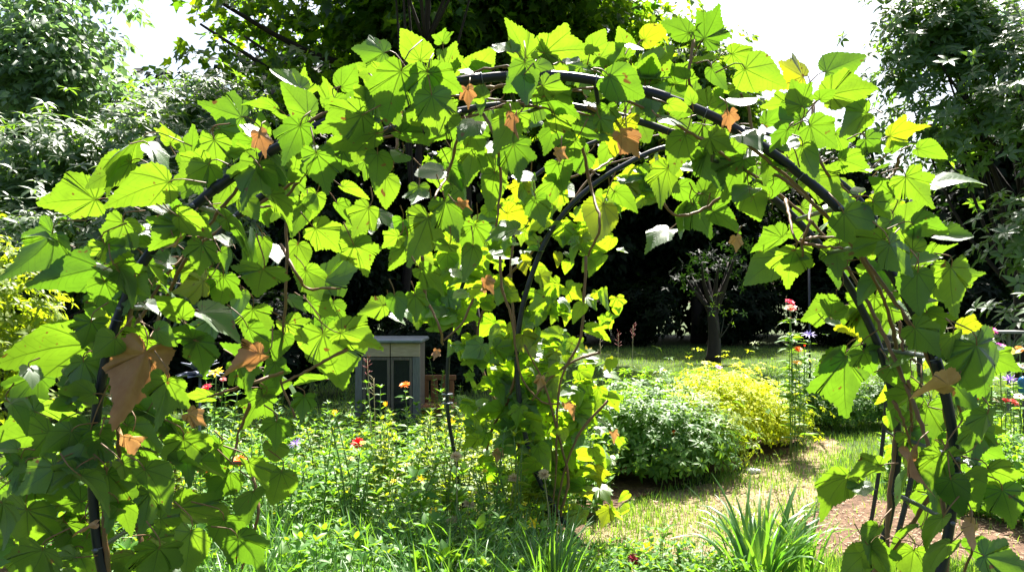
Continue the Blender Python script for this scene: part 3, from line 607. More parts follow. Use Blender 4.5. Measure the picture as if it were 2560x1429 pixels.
# overhanging maple
at_l = at(500, 70, 17.)
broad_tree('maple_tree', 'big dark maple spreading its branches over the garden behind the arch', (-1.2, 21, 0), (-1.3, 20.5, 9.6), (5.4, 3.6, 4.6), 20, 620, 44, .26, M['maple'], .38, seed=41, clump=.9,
           extra=[(at(500, 60, 17.5), np.array([.7, .6, .7])), (at(610, 90, 17.8), np.array([1., .8, .9])), (at(470, -40, 17.5), np.array([.8, .6, .6])), (at(750, 180, 18), np.array([1.5, 1., 1.1])), (np.array([4.4, 18.3, 11.2]), np.array([2.9, 2.6, 1.5])), (np.array([2.0, 17.5, 10.6]), np.array([2.2, 2.4, 1.3]))])  # last two lobes added above the view to shade the lawn
broad_tree('maple_tree', 'added maple at the back left whose unseen high boughs shade the cabinet', (-2.4, 16.4, 0), (-1.3, 13.7, 8.9), (2.5, 1.5, 1.0), 12, 300, 40, .22, M['maple'], .1, seed=47, clump=.7)  # tree added with its crown above the view, to shade the cabinet
broad_tree('broadleaf_tree', 'light green sunlit tree behind the top right of the arch', (6.2, 26.6, 0), (6.1, 26.6, 8.1), (2.4, 1.9, 3.6), 16, 260, 46, .26, M['bright'], .2, seed=43, clump=.6, shape='oval')
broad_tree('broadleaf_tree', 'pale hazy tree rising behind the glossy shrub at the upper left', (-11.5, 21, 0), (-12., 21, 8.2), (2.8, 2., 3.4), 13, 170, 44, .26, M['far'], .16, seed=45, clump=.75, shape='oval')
# dark wood closing the view: one mesh per kind, copied
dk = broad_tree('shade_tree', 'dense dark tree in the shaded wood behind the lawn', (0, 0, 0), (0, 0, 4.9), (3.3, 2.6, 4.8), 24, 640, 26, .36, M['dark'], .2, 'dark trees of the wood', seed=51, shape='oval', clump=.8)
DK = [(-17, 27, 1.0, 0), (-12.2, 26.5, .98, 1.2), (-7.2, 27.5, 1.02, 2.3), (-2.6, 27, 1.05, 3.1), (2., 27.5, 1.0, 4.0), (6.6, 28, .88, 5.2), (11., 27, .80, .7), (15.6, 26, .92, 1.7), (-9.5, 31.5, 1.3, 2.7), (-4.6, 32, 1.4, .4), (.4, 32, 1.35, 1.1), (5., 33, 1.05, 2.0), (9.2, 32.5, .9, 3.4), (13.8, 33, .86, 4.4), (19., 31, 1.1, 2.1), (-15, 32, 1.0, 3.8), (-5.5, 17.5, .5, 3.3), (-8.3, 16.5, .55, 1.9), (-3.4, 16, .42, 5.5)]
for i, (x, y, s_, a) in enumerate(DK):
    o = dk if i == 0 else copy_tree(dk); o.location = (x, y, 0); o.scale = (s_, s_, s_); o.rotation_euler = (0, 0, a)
# dark shrubs under the wood edge
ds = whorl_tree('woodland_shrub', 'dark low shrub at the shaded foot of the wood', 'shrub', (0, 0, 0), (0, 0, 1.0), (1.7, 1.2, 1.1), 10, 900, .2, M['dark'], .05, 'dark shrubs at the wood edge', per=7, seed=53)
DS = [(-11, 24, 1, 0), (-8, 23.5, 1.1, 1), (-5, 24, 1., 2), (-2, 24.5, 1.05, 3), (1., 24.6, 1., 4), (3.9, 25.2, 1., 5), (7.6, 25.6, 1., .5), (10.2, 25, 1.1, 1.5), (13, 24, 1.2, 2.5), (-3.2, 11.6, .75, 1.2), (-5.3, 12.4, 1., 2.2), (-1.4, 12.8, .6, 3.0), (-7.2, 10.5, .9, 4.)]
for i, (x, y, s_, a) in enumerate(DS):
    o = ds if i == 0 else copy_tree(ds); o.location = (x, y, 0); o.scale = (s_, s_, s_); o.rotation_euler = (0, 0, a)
# young tree on the lawn and a forked sapling in front of it
def young():
    g_ = ground(1782, 905); t = thing('young_tree', 'small brown trunked tree standing alone on the shaded lawn', 'tree', g_); o = np.array(t.location); r = np.random.default_rng(3)
    m = MB(); P = spline([(0, 0, 0), (.03, 0, .7), (-.02, 0, 1.35)], 9); tube(m, P, np.array([.20, .155, .14, .135, .13, .13, .125, .12, .11]), 10)
    tips = []
    for k in range(8):
        a = k * .8; q = np.array([.75 * math.cos(a) * r.uniform(.5, 1), .5 * math.sin(a), r.uniform(1.9, 2.7)]); tips.append(q)
        tube(m, spline([P[6 + k % 3], P[8] * .5 + q * .5 + [.1 * math.cos(a), 0, 0], q], 7), np.linspace(.075, .018, 7), 6)
    m.build('trunk', M['bark'], t)
    Pp = np.repeat(np.array(tips), 16, 0) + r.normal(0, .22, (128, 3)); m = MB(); whorls(m, Pp, rdir(r, 128) + [0, 0, .8], 6, .12, .35, r); m.build('crown', M['dark'], t)
young()
def sapling():
    g_ = at(1800, 960, 11.5); g_[2] = 0; t = thing('sapling', 'thin bare forked sapling in front of the lone small tree', 'tree', g_); r = np.random.default_rng(4); o = np.array(t.location)
    f = at(1800, 845, 11.5) - o; m = MB(); tube(m, spline([(.02, 0, 0), (.01, 0, .5), f], 8), np.linspace(.014, .010, 8), 6); tips = []
    for (x, y) in ((1785, 765), (1832, 795), (1812, 775), (1786, 745)):
        q = at(x, y, 11.5) - o; tube(m, spline([f, (f + q) / 2 + [.01 if x > 1800 else -.01, 0, 0], q], 6), np.linspace(.009, .003, 6), 5); tips.append(q)
    m.build('trunk', M['twig'], t); Pp = np.repeat(np.array(tips), 3, 0) + r.normal(0, .06, (12, 3)); m = MB(); whorls(m, Pp, rdir(r, 12) + [0, 0, 1], 5, .06, .35, r); m.build('crown', M['shrubleaf'], t)
sapling()

# ------------------------------------------------------------------ bed plants
def stems_plant(r, n, h, spread, leaf, wd, gap, mat, name, label, cat, group, lean=.35, per=2, droop=.3, shape='lance', top=1.):
    t = thing(name, label, cat, (0, 0, 0), group); ms, ml = MB(), MB(); B, T, N, L = [], [], [], []
    for k in range(n):
        a = r.uniform(0, 2 * PI); b = np.array([math.cos(a), math.sin(a), 0]) * spread * .45 * math.sqrt(r.random())
        hh = h * r.uniform(.6, 1.05); ln = lean * r.uniform(.1, 1); tip = b + np.array([math.cos(a) * ln * hh, math.sin(a) * ln * hh, hh])
        P = spline([b, b * .5 + tip * .5 - np.array([math.cos(a), math.sin(a), 0]) * .06 * hh, tip], 8); tube(ms, P, np.linspace(.0045, .0018, 8) * (.6 + h), 5)
        m = max(3, int(hh / gap)); tt = np.linspace(.12, 1, m); ph = r.uniform(0, 6)
        for j, u in enumerate(tt):
            p = np.array([np.interp(u, np.linspace(0, 1, 8), P[:, i]) for i in range(3)]); q = per if u < .97 else per + 3
            for e in range(q):
                an = ph + j * (PI / 2) + e * 2 * PI / q + r.normal(0, .3); el = r.uniform(.05, .8) if u < .97 else r.uniform(.5, 1.2)
                d = np.array([math.cos(an) * math.cos(el), math.sin(an) * math.cos(el), math.sin(el)])
                B.append(p); T.append(d); N.append([-math.cos(an) * math.sin(el), -math.sin(an) * math.sin(el), math.cos(el)]); L.append(leaf * (r.uniform(.7, 1.2) * (1.15 - .5 * u * top)))
    L = np.array(L); leaves(ml, np.array(B), np.array(T), np.array(N) + r.normal(0, .25, (len(N), 3)), L, L * wd, shape, droop, .35, r)
    ml.build('foliage', mat, t); ms.build('stem', M['gstem'], t); return t
r = np.random.default_rng(77)
GP = 'leafy plants crowding the flower bed'
LP = ['leafy green perennial among others in the crowded flower bed', 'broad leaved green perennial among others in the flower bed', 'yellow green leafy perennial among the darker plants of the bed']
kinds = [[stems_plant(r, 13, .48, .34, .10, .40, .05, M['perennial'], 'leafy_perennial', LP[0], 'plant', GP) for _ in range(3)],
         [stems_plant(r, 10, .36, .36, .13, .50, .06, M['perennial'], 'leafy_perennial', LP[1], 'plant', 'broad leaved plants in the flower bed') for _ in range(2)],
         [stems_plant(r, 14, .46, .32, .065, .36, .042, M['perennial2'], 'leafy_perennial', LP[2], 'plant', 'yellow green plants in the flower bed') for _ in range(2)]]
used = set()
def place(proto, x, y, s_, a, z=0.):
    if proto.name not in used: used.add(proto.name); o = proto
    else: o = copy_tree(proto)
    o.location = (x, y, z); o.scale = (s_, s_, s_); o.rotation_euler = (0, 0, a); return o
def inside(p, poly):
    c = False; n = len(poly)
    for i in range(n):
        a, b = poly[i], poly[i - 1]
        if (a[1] > p[1]) != (b[1] > p[1]) and p[0] < (b[0] - a[0]) * (p[1] - a[1]) / (b[1] - a[1]) + a[0]: c = not c
    return c
bedp = [ground(*p)[:2] for p in [(150, 1185), (700, 1110), (1200, 1090), (1500, 1085), (1560, 1180), (1500, 1280), (1420, 1345), (1370, 1429), (1250, 1560), (300, 1560), (-100, 1300)]]
pts = []
for _ in range(6000):
    p = np.array([r.uniform(-4.2, .8), r.uniform(3.5, 8.6)])
    if inside(p, bedp) and all(np.hypot(*(p - q)) > .25 for q in pts): pts.append(p)
    if len(pts) > 150: break
for p in pts:
    px = p[0] / p[1] * F + W / 2
    yel = 1000 < px < 1330 and p[1] > 4.6
    if p[1] < 4.5: k = r.choice([0, 1], p=[.35, .65])
    else: k = r.choice(3, p=[.30, .12, .58]) if yel else r.choice(3, p=[.46, .20, .34])
    place(kinds[k][r.integers(len(kinds[k]))], p[0], p[1], r.uniform(.8, 1.15) * ((.88 if px > 560 else .8) if p[1] > 6.6 else .92 if p[1] > 5.6 else 1.04 if p[1] > 4.6 else .85), r.uniform(0, 6.28))
# low plants in front of the path, and on the right
front = [stems_plant(r, 9, .20, .26, .075, .45, .04, M['perennial'], 'low_leafy_plant', 'low leafy plant in the patch at the front of the path', 'plant', 'low plants at the front of the path') for _ in range(2)]
pts = []
for _ in range(3000):
    px, py = r.uniform(1400, 1880), r.uniform(1420, 1640); p = ground(px, py)
    if all(np.hypot(*(p - q)[:2]) > .13 for q in pts): pts.append(p); place(front[r.integers(2)], p[0], p[1], r.uniform(.6, 1.0), r.uniform(0, 6))
    if len(pts) > 55: break
rt = [stems_plant(r, 11, .5, .36, .12, .42, .06, M['perennial'], 'bed_plant', 'green leafy plant behind the right leg of the front arch', 'plant', 'plants behind the right leg') for _ in range(2)]
for (px, py) in ((2320, 1260), (2420, 1280), (2520, 1300), (2580, 1270), (2380, 1225), (2470, 1230), (2550, 1220), (2260, 1215), (2330, 1190), (2620, 1330)):
    p = ground(px, py); place(rt[r.integers(2)], p[0], p[1], r.uniform(.8, 1.1), r.uniform(0, 6))
# bushes along the path
def bush(name, label, base, c, rad_, nl, nw, leaf, wd, mat, per, seed, up=.9):
    return whorl_tree(name, label, 'bush', base, c, rad_, nl, nw, leaf, mat, .02, None, per, wd, seed, up, .55, fuzz=.075)
b = ground(1650, 1215); bush('leafy_bush', 'rounded dark green bush beside the path, left of the golden bush', b, b + [-.02, .28, .31], (.56, .45, .34), 14, 1900, .06, .40, M['shrubleaf'], 7, 61)
b = ground(1560, 1150); bush('leafy_bush', 'green bush just behind the left leg of the far arch', b, b + [0, .2, .31], (.55, .45, .33), 12, 1500, .065, .40, M['shrubleaf'], 7, 62)
b = ground(1845, 1142); bush('golden_bush', 'bright yellow golden leaved bush beside the path', b, b + [.0, .25, .37], (.62, .48, .39), 18, 3800, .040, .40, M['lime'], 7, 63)
b = ground(1752, 1185); bush('leafy_bush', 'light yellow green bush filling the gap between the green and the golden bush', b, b + [0, .2, .27], (.42, .4, .30), 12, 1500, .05, .38, M['perennial2'], 7, 69)
b = ground(1965, 1120); bush('golden_bush', 'lower yellow green bush at the right of the bright golden one', b, b + [-.02, .2, .24], (.36, .34, .25), 10, 1300, .040, .38, M['perennial2'], 7, 64)
b = ground(2085, 1082); bush('leafy_bush', 'feathery green bush beyond the golden bush, left of the right arch leg', b, b + [0, .2, .30], (.62, .45, .32), 14, 2200, .055, .25, M['shrubleaf'], 7, 65)
b = ground(2240, 1075); bush('leafy_bush', 'dark green bush seen between the two right legs of the arch', b, b + [0, .2, .30], (.45, .4, .32), 10, 1200, .06, .35, M['shrubleaf'], 7, 66)
b = ground(2010, 1040); bush('leafy_bush', 'pale green low bush at the lawn edge behind the golden bush', b, b + [.3, .5, .25], (1.1, .5, .28), 12, 1700, .05, .3, M['perennial'], 7, 67)
b = ground(1720, 1085); bush('leafy_bush', 'tall leafy bush behind the dark green one, with pointed shoots', b, b + [-.15, .3, .27], (.6, .4, .27), 12, 1500, .06, .36, M['perennial'], 7, 68)
# upright leafy shoots standing above the bushes
sh = [stems_plant(r, 3, .85, .10, .07, .30, .05, M['perennial'], 'leafy_shoot', 'upright leafy shoot rising above the bushes by the lawn', 'plant', 'upright shoots above the bushes', .12) for _ in range(2)]
for (x, y) in ((1650, 1140), (1675, 1120), (1740, 1090), (1600, 1120), (1560, 1130), (980, 1090), (935, 1085), (900, 1100), (1040, 1095), (1785, 1080), (1930, 1050), (1590, 1190), (1690, 1170), (1745, 1150), (1620, 1175), (1520, 1150), (1815, 1120), (1700, 1110), (1540, 1200), (860, 1120), (1090, 1100), (1140, 1120), (780, 1110), (700, 1110)):
    p = ground(x, y); place(sh[r.integers(2)], p[0], p[1], r.uniform(.75, 1.0), r.uniform(0, 6))
sy = [stems_plant(r, 4, .80, .16, .075, .34, .05, M[m_], 'leafy_shoot', l_, 'plant', g_, .2) for m_, l_, g_ in (('perennial2', 'tall yellow green leafy shoot rising out of the flower bed', 'tall yellow green shoots in the bed'), ('perennial', 'tall green leafy shoot rising out of the flower bed', 'tall green shoots in the bed'))]
for k_ in range(64):
    px, py = r.uniform(470, 1440), r.uniform(1120, 1420); p = ground(px, py)
    if px > 1330 and py > 1250: continue
    place(sy[0 if 950 < px < 1380 and r.random() < .7 else 1], p[0], p[1], r.uniform(.70, 1.05) * (.9 if py < 1200 else 1.1), r.uniform(0, 6))
# strap leaved clumps
def blades(mb, base, dirs, L, wd, r, bend=.9, seg=6):
    N = len(base); u = np.linspace(0, 1, seg + 1); el0 = r.uniform(1.15, 1.5, N); be = bend * r.uniform(.3, 1.4, N)
    P = [base]; a = np.arctan2(dirs[:, 1], dirs[:, 0])
    for k in range(seg):
        el = el0 - be * (k / seg) ** 1.5 * 1.5; P.append(P[-1] + np.stack([np.cos(a) * np.cos(el), np.sin(a) * np.cos(el), np.sin(el)], 1) * (L / seg)[:, None])
    P = np.stack(P, 1); side = np.stack([-np.sin(a), np.cos(a), 0 * a], 1); tw = r.uniform(-.6, .6, N)
    side = nrm(side + np.stack([0 * a, 0 * a, tw], 1)); wv = wd * np.array([.7, 1, 1, .95, .8, .55, .06][:seg + 1] if seg == 6 else np.linspace(1, .06, seg + 1))
    up = np.array([0, 0, 1.]); Lf, Rt = P - side[:, None] * wv[None, :, None] * .5, P + side[:, None] * wv[None, :, None] * .5
    Cn = P - nrm(np.cross(side, np.gradient(P, axis=1)[:, 3]))[:, None] * (wv * .18)[None, :, None]
    V = np.stack([Lf, Cn, Rt], 2).reshape(N, -1, 3); K = 3 * (seg + 1)
    q = np.array([[3 * k + c, 3 * k + c + 1, 3 * k + c + 4, 3 * k + c + 3] for k in range(seg) for c in (0, 1)])
    mb.add(V.reshape(-1, 3), [(q[None] + (np.arange(N) * K)[:, None, None]).reshape(-1, 4)], tint=np.repeat(r.uniform(0, 1, N), K))
def clump(name, label, n, L, wd, spread, mat, seed, group=None, bend=.9):
    r = np.random.default_rng(seed); t = thing(name, label, 'plant', (0, 0, 0), group); m = MB(); a = r.uniform(0, 2 * PI, n); q = spread * np.sqrt(r.random(n))
    b = np.stack([np.cos(a) * q, np.sin(a) * q, 0 * a], 1); d = np.stack([np.cos(a + r.normal(0, .5, n)), np.sin(a + r.normal(0, .5, n)), 0 * a], 1)
    blades(m, b, d, L * r.uniform(.55, 1.1, n), wd, r, bend); m.build('foliage', mat, t); return t
o = clump('daylily_clump', 'clump of long arching strap leaves at the front edge of the path', 95, .55, .021, .14, M['blade'], 81); p = ground(1900, 1475); o.location = p
o = clump('daylily_clump', 'smaller strap leaved tuft just right of the arching clump', 26, .46, .017, .06, M['blade'], 82, bend=.5); p = ground(2010, 1462); o.location = p
gc = [clump('grassy_clump', 'grassy tuft of narrow blades at the front of the flower bed', 60, .50, .010, .13, M['blade'], 83 + i, 'grassy tufts at the front of the bed', .8) for i in range(2)]
pts = []
for _ in range(3000):
    px, py = r.uniform(480, 1390), r.uniform(1400, 1700); p = ground(px, py)
    if all(np.hypot(*(p - q)[:2]) > .17 for q in pts): pts.append(p); place(gc[r.integers(2)], p[0], p[1], r.uniform(.65, 1.05), r.uniform(0, 6))
    if len(pts) > 62: break
lc = [clump('grassy_clump', 'bright lime green tuft of narrow blades behind the right arch leg', 130, .36, .014, .2, M['limeblade'], 91 + i, 'lime green tufts on the right', .6) for i in range(2)]
for (x, y) in ((2455, 1150), (2520, 1150), (2570, 1140), (2490, 1120), (2550, 1115), (2440, 1120), (2600, 1170), (2400, 1150), (2350, 1130)):
    p = ground(x, y); place(lc[r.integers(2)], p[0], p[1], r.uniform(.9, 1.15), r.uniform(0, 6))

# ------------------------------------------------------------------ grass and straw
def grass_field(name, P, hmin, hmax, wd, mat, label, cat, seed):
    r = np.random.default_rng(seed); N = len(P); a = r.uniform(0, 2 * PI, N); h = r.uniform(hmin, hmax, N); le = r.uniform(.1, .9, N)
    d = np.stack([np.cos(a), np.sin(a), 0 * a], 1); s = np.stack([-np.sin(a), np.cos(a), 0 * a], 1) * wd
    up = np.array([0, 0, 1.]); m_ = P + d * (le * h * .25)[:, None] + up * (h * .55)[:, None]; tp = P + d * (le * h * .8)[:, None] + up * h[:, None]
    V = np.stack([P - s, P + s, m_ + s * .7, m_ - s * .7, tp], 1); of = (np.arange(N) * 5)[:, None]
    mb = MB(); mb.add(V.reshape(-1, 3), [np.array([0, 1, 2, 3])[None] + of, np.array([3, 2, 4])[None] + of], tint=np.repeat(r.uniform(0, 1, N), 5))
    o = mb.build(name, mat); set_props(o, label, cat, None, 'stuff'); return o
pathp = [ground(*p)[:2] for p in path_px]; soilp = [ground(*p)[:2] for p in soil_px]; bedw = [ground(*p)[:2] for p in bed_px]
r = np.random.default_rng(101)
def patchy(P, sc_=1.3):
    return .5 + .5 * np.sin(P[:, 0] * 2.1 * sc_ + np.sin(P[:, 1] * 1.7 * sc_)) * np.sin(P[:, 1] * 1.9 * sc_ + 1.3 * np.sin(P[:, 0] * 1.3 * sc_))
G = []
N = 200000
Yg = 4.0 + 21 * r.random(N) ** 2.0; Xg = Yg * r.uniform(-.6, 1.02, N); P = np.stack([Xg, Yg, np.zeros(N)], 1)
P = np.vstack([P, np.array([ground(x, y) for x, y in zip(r.uniform(1400, 2620, 90000), 872 + 560 * r.random(90000) ** 1.3)])])
msk_b = np.array([not inside(p, bedw) for p in P]); P = P[msk_b]
inp = np.array([inside(p, pathp) for p in P]); ins = np.array([inside(p, soilp) for p in P])
keep = np.where(inp, r.random(len(P)) < .12 + .75 * patchy(P, 2.2) ** 2, np.where(ins, r.random(len(P)) < .03, True))
P = P[keep]; keep = (P[:, 1] > 9) | (r.random(len(P)) < .35 + .65 * patchy(P, 1.7)); P = P[keep]
nearm = P[:, 1] < 9
grass_field('grass', P, .025, .085, .0032, M['grass'], 'short patchy lawn grass beside the path and under the trees', 'grass', 5)
# straw and dry litter on the path
M['litter'] = leaf_mat('dry_litter', (.42, .33, .20), (.20, .12, .06), (.05, .04, .02), (.02, .01, .01), .7, .2)
N = 26000; q = np.array([ground(x, y) for x, y in zip(r.uniform(1380, 2620, N), 1075 + 400 * r.random(N))]); msk = np.array([inside(p, pathp) or (inside(p, soilp) and r.random() < .5) for p in q]); q = q[msk]; N = len(q); q = q + np.stack([r.normal(0, .09, N), r.normal(0, .09, N), np.full(N, .004)], 1)
d = rdir(r, N) * [1, 1, .12]; mb = MB(); L = r.uniform(.012, .05, N); leaves(mb, q + [0, 0, .012], d, np.array([0, 0, 1.]) + r.normal(0, .3, (N, 3)), L, L * r.uniform(.08, .3, N), 'oval', .1, .2, r)
set_props(mb.build('straw_litter', M['litter']), 'dry straw and leaf litter scattered over the path', 'litter', None, 'stuff')

# ------------------------------------------------------------------ flowers
FM = {}
def fmat(col, tr=.4):
    k = tuple(col)
    if k not in FM:
        FM[k] = leaf_mat('petal', col, [min(1, c * 1.25 + .02) for c in col], [c * tr for c in col], [c * tr for c in col], .5, .3)
    return FM[k]
M['eye'] = plain('flower_centre', (.45, .25, .02), .8); M['redstem'] = plain('red_stem', (.30, .05, .04), .6); M['palestem'] = plain('pale_stem', (.35, .30, .16), .6)
def flower(px, py, Y, rpx, col, label, name='zinnia', style='zinnia', cat='flower', stem='gstem', lf=True, tilt=.5, group=None):
    hd = at(px, py, Y); g_ = np.array([hd[0] + rng.normal(0, .02), Y + rng.uniform(-.02, .05), 0.]); t = thing(name, label, cat, g_, group); o = np.array(t.location); hd = hd - o; R = rpx / F * Y
    r = np.random.default_rng(int(px * 7 + py)); ms = MB(); P = spline([(0, 0, 0), hd * .5 + r.normal(0, .012, 3), hd], 10); tube(ms, P, np.linspace(.0045, .003, 10), 6); ms.build('stem', M[stem], t)
    ax = nrm(np.array([r.normal(0, .2), -tilt, 1.])); a0 = nrm(np.cross(ax, [1, .1, 0])); b0 = np.cross(ax, a0); mp = MB()
    rings = {'zinnia': [(14, 1., 82), (12, .85, 62), (9, .62, 40)], 'dahlia': [(16, 1., 95), (15, .95, 70), (12, .85, 45), (8, .6, 20)], 'daisy': [(11, 1., 80)], 'lily': [(6, 1.2, 48)], 'spider': [(9, 1.25, 78), (6, .8, 40)], 'bud': [(6, .8, 12)]}[style]
    for n, s_, be in rings:
        ph = np.arange(n) / n * 2 * PI + r.uniform(0, 6) + r.normal(0, .08, n); bb = np.radians(be + r.normal(0, 6, n)); pd = a0 * np.cos(ph)[:, None] + b0 * np.sin(ph)[:, None]
        T = ax * np.cos(bb)[:, None] + pd * np.sin(bb)[:, None]; Nn = ax * np.sin(bb)[:, None] - pd * np.cos(bb)[:, None]
        leaves(mp, np.tile(hd, (n, 1)) + pd * R * .12, T, Nn, R * s_ * r.uniform(.9, 1.1, n), R * (.42 if style != 'spider' else .16) * (1 if n > 7 else 1.3), 'lance', .15, .3, r)
    fh = mp.build('flower_head', fmat(col), t)
    if style in ('zinnia', 'daisy'):
        mc = MB(); th = np.linspace(0, PI / 2, 5); pr = np.stack([np.sin(th), np.cos(th)], 1)[::-1]
        tube(mc, np.array([hd + ax * (R * .05 + R * .22 * q[1]) for q in pr]), [max(.0005, R * .28 * q[0]) for q in pr], 10); mc.build('flower_centre', M['eye'], fh)
    if lf:
        n = max(4, int(hd[2] / .075)); u = np.sort(r.uniform(.2, .93, n)); B = np.stack([np.interp(u, np.linspace(0, 1, 10), P[:, i]) for i in range(3)], 1); B = np.repeat(B, 2, 0); an = np.repeat(np.arange(n) * 1.57, 2) + np.tile([0, PI], n) + r.normal(0, .2, 2 * n)
        T = np.stack([np.cos(an), np.sin(an), 0 * an + .35], 1); L = (.115 if Y > 7 else .08) * r.uniform(.7, 1.3, 2 * n); ml = MB(); leaves(ml, B, T, np.tile([0, 0, 1.], (2 * n, 1)) + r.normal(0, .2, (2 * n, 3)), L, L * .38, 'lance', .4, .3, r); ml.build('foliage', M['perennial'], t)
    return t
RED, ORG, YEL, PNK, PUR, WHT, BUR = (.55, .008, .012), (.75, .22, .01), (.75, .55, .01), (.75, .10, .16), (.30, .16, .55), (.80, .72, .70), (.20, .012, .03)
flower(893, 1107, 5.6, 17, RED, 'full deep red dahlia above the plants of the bed', 'dahlia', 'dahlia')
flower(1012, 962, 6.4, 13, ORG, 'tall orange zinnia standing in front of the garden cabinet')
flower(965, 1015, 6.3, 15, (.70, .42, .02), 'yellow and brown lily bud left of the tall orange zinnia', 'lily', 'bud', tilt=.2)
flower(836, 1040, 5.2, 22, (.65, .50, .05), 'pointed yellow tipped leafy shoot above the red dahlia', 'lily', 'bud', tilt=.1)
flower(600, 1150, 4.6, 17, (.80, .18, .01), 'orange zinnia seen between vine leaves, uppermost of the low orange pair')
flower(515, 1168, 4.4, 20, (.75, .14, .01), 'deep orange zinnia nearest the left arch leg in the bed')
flower(540, 930, 5.4, 18, YEL, 'yellow daisy in front of the grey petal ornament', 'daisy', 'daisy'); flower(516, 968, 5.2, 14, (.75, .05, .10), 'crimson flower beside the grey petal ornament')
flower(558, 948, 5.35, 8, (.75, .22, .22), 'small coral flower just right of the grey petal ornament')
flower(740, 1108, 5.4, 15, PUR, 'lilac spidery flower among vine leaves left of the red dahlia', 'bee_balm', 'spider')
flower(1331, 1312, 4.5, 17, YEL, 'bright yellow lily at the foot of the far arch', 'lily', 'lily', tilt=.9)
flower(1128, 1058, 5.6, 14, YEL, 'yellow lily beside the thin grey leg of the far arch', 'lily', 'lily', tilt=.9)
flower(1085, 1280, 4.6, 12, YEL, 'small yellow lily low in the middle of the bed', 'lily', 'lily', tilt=.9)
flower(1050, 1200, 4.9, 11, YEL, 'pale yellow lily in the middle of the bed, above the lowest one', 'lily', 'lily', tilt=.9)
flower(1585, 1397, 4.25, 17, BUR, 'dark burgundy flower at the bottom edge among low plants', 'dahlia', 'dahlia', lf=False)
flower(1620, 1372, 4.3, 15, YEL, 'yellow flower beside the burgundy one at the bottom edge', 'lily', 'lily', tilt=.9, lf=False)
flower(1467, 880, 6.2, 14, (.65, .50, .03), 'yellow flower against the shaded lawn beside the far vine', 'lily', 'lily', tilt=.6)
flower(1688, 1080, 6.3, 8, (.75, .04, .02), 'tiny red flower on the side of the dark green bush', 'zinnia', 'zinnia'); flower(1660, 1114, 6.25, 9, PUR, 'small violet flower on the side of the dark green bush', 'zinnia', 'daisy', lf=False)
flower(1975, 755, 7.6, 13, (.70, .06, .12), 'pinkish red zinnia topping the tallest flower stem before the dark wood'); flower(1977, 770, 7.5, 14, (.80, .25, .18), 'salmon zinnia just below the tall red one')
flower(1976, 798, 7.55, 7, (.70, .06, .02), 'small red bud flower under the salmon zinnia', 'zinnia', 'bud'); flower(1995, 872, 7.4, 11, (.80, .20, .01), 'orange flower low against the sunny lawn strip'); flower(2012, 866, 7.45, 7, (.75, .05, .02), 'small scarlet flower beside the grey stake', 'zinnia', 'bud')
flower(1992, 905, 7.3, 11, (.78, .42, .01), 'golden yellow flower below the orange ones, left of the stake', 'daisy', 'daisy')
flower(2022, 836, 8.9, 15, (.38, .30, .65), 'pale violet spidery flower in front of the grey stake', 'bee_balm', 'spider'); flower(1797, 917, 7.6, 9, (.60, .22, .60), 'mauve flower in front of the lone small tree', 'zinnia', 'daisy')
for i, (x, y) in enumerate(((1762, 906), (1732, 952), (1775, 956), (1862, 940), (1789, 930), (1950, 1002), (1345, 1060), (1485, 1150))):
    flower(x, y, 7.95 if y < 1050 else 5.75, 9, (.72, .58, .02), 'small yellow flower head above the golden and green bushes', 'yarrow', 'daisy', group='small yellow flower heads', lf=y < 1010)
flower(2478, 826, 6.6, 15, (.60, .05, .30), 'magenta flower head highest at the right edge before the bird table'); flower(2499, 868, 6.4, 17, (.80, .18, .60), 'bright pink round flower head below the bird table'); flower(2470, 855, 6.7, 17, WHT, 'white flower beside the drooping leaf at right', 'daisy', 'daisy')
flower(2532, 884, 6.5, 17, (.70, .60, .15), 'pale yellow drooping flower at right of the pink one', 'coneflower', 'lily'); flower(2448, 990, 6.3, 12, (.80, .05, .04), 'scarlet flower behind the drooping leaf at lower right'); flower(2524, 948, 6.5, 16, (.30, .14, .60), 'violet spidery flower left of the blue ornament', 'bee_balm', 'spider')
flower(2535, 1005, 6.4, 13, (.80, .20, .16), 'coral flower below the blue ornament'); flower(2550, 872, 6.9, 12, (.80, .30, .04), 'orange flower cut by the right edge'); flower(2490, 1000, 6.6, 10, (.80, .60, .52), 'pale peach flower low beside the scarlet one', 'zinnia', 'daisy'); flower(2555, 915, 6.8, 11, WHT, 'white flower above the blue ornament', 'daisy', 'daisy')
flower(2548, 990, 6.2, 12, (.85, .62, .58), 'blush white flower under the blue ornament', 'daisy', 'daisy'); flower(2515, 1000, 6.25, 9, (.75, .06, .05), 'small red flower between the peach and coral flowers')
for i in range(16):
    flower(rng.uniform(860, 1330), rng.uniform(1075, 1330), rng.uniform(4.7, 5.6), 8, (.72, .60, .03), 'tiny yellow flower among the yellow green plants of the bed', 'yarrow', 'daisy', group='tiny yellow flowers in the bed', lf=False)
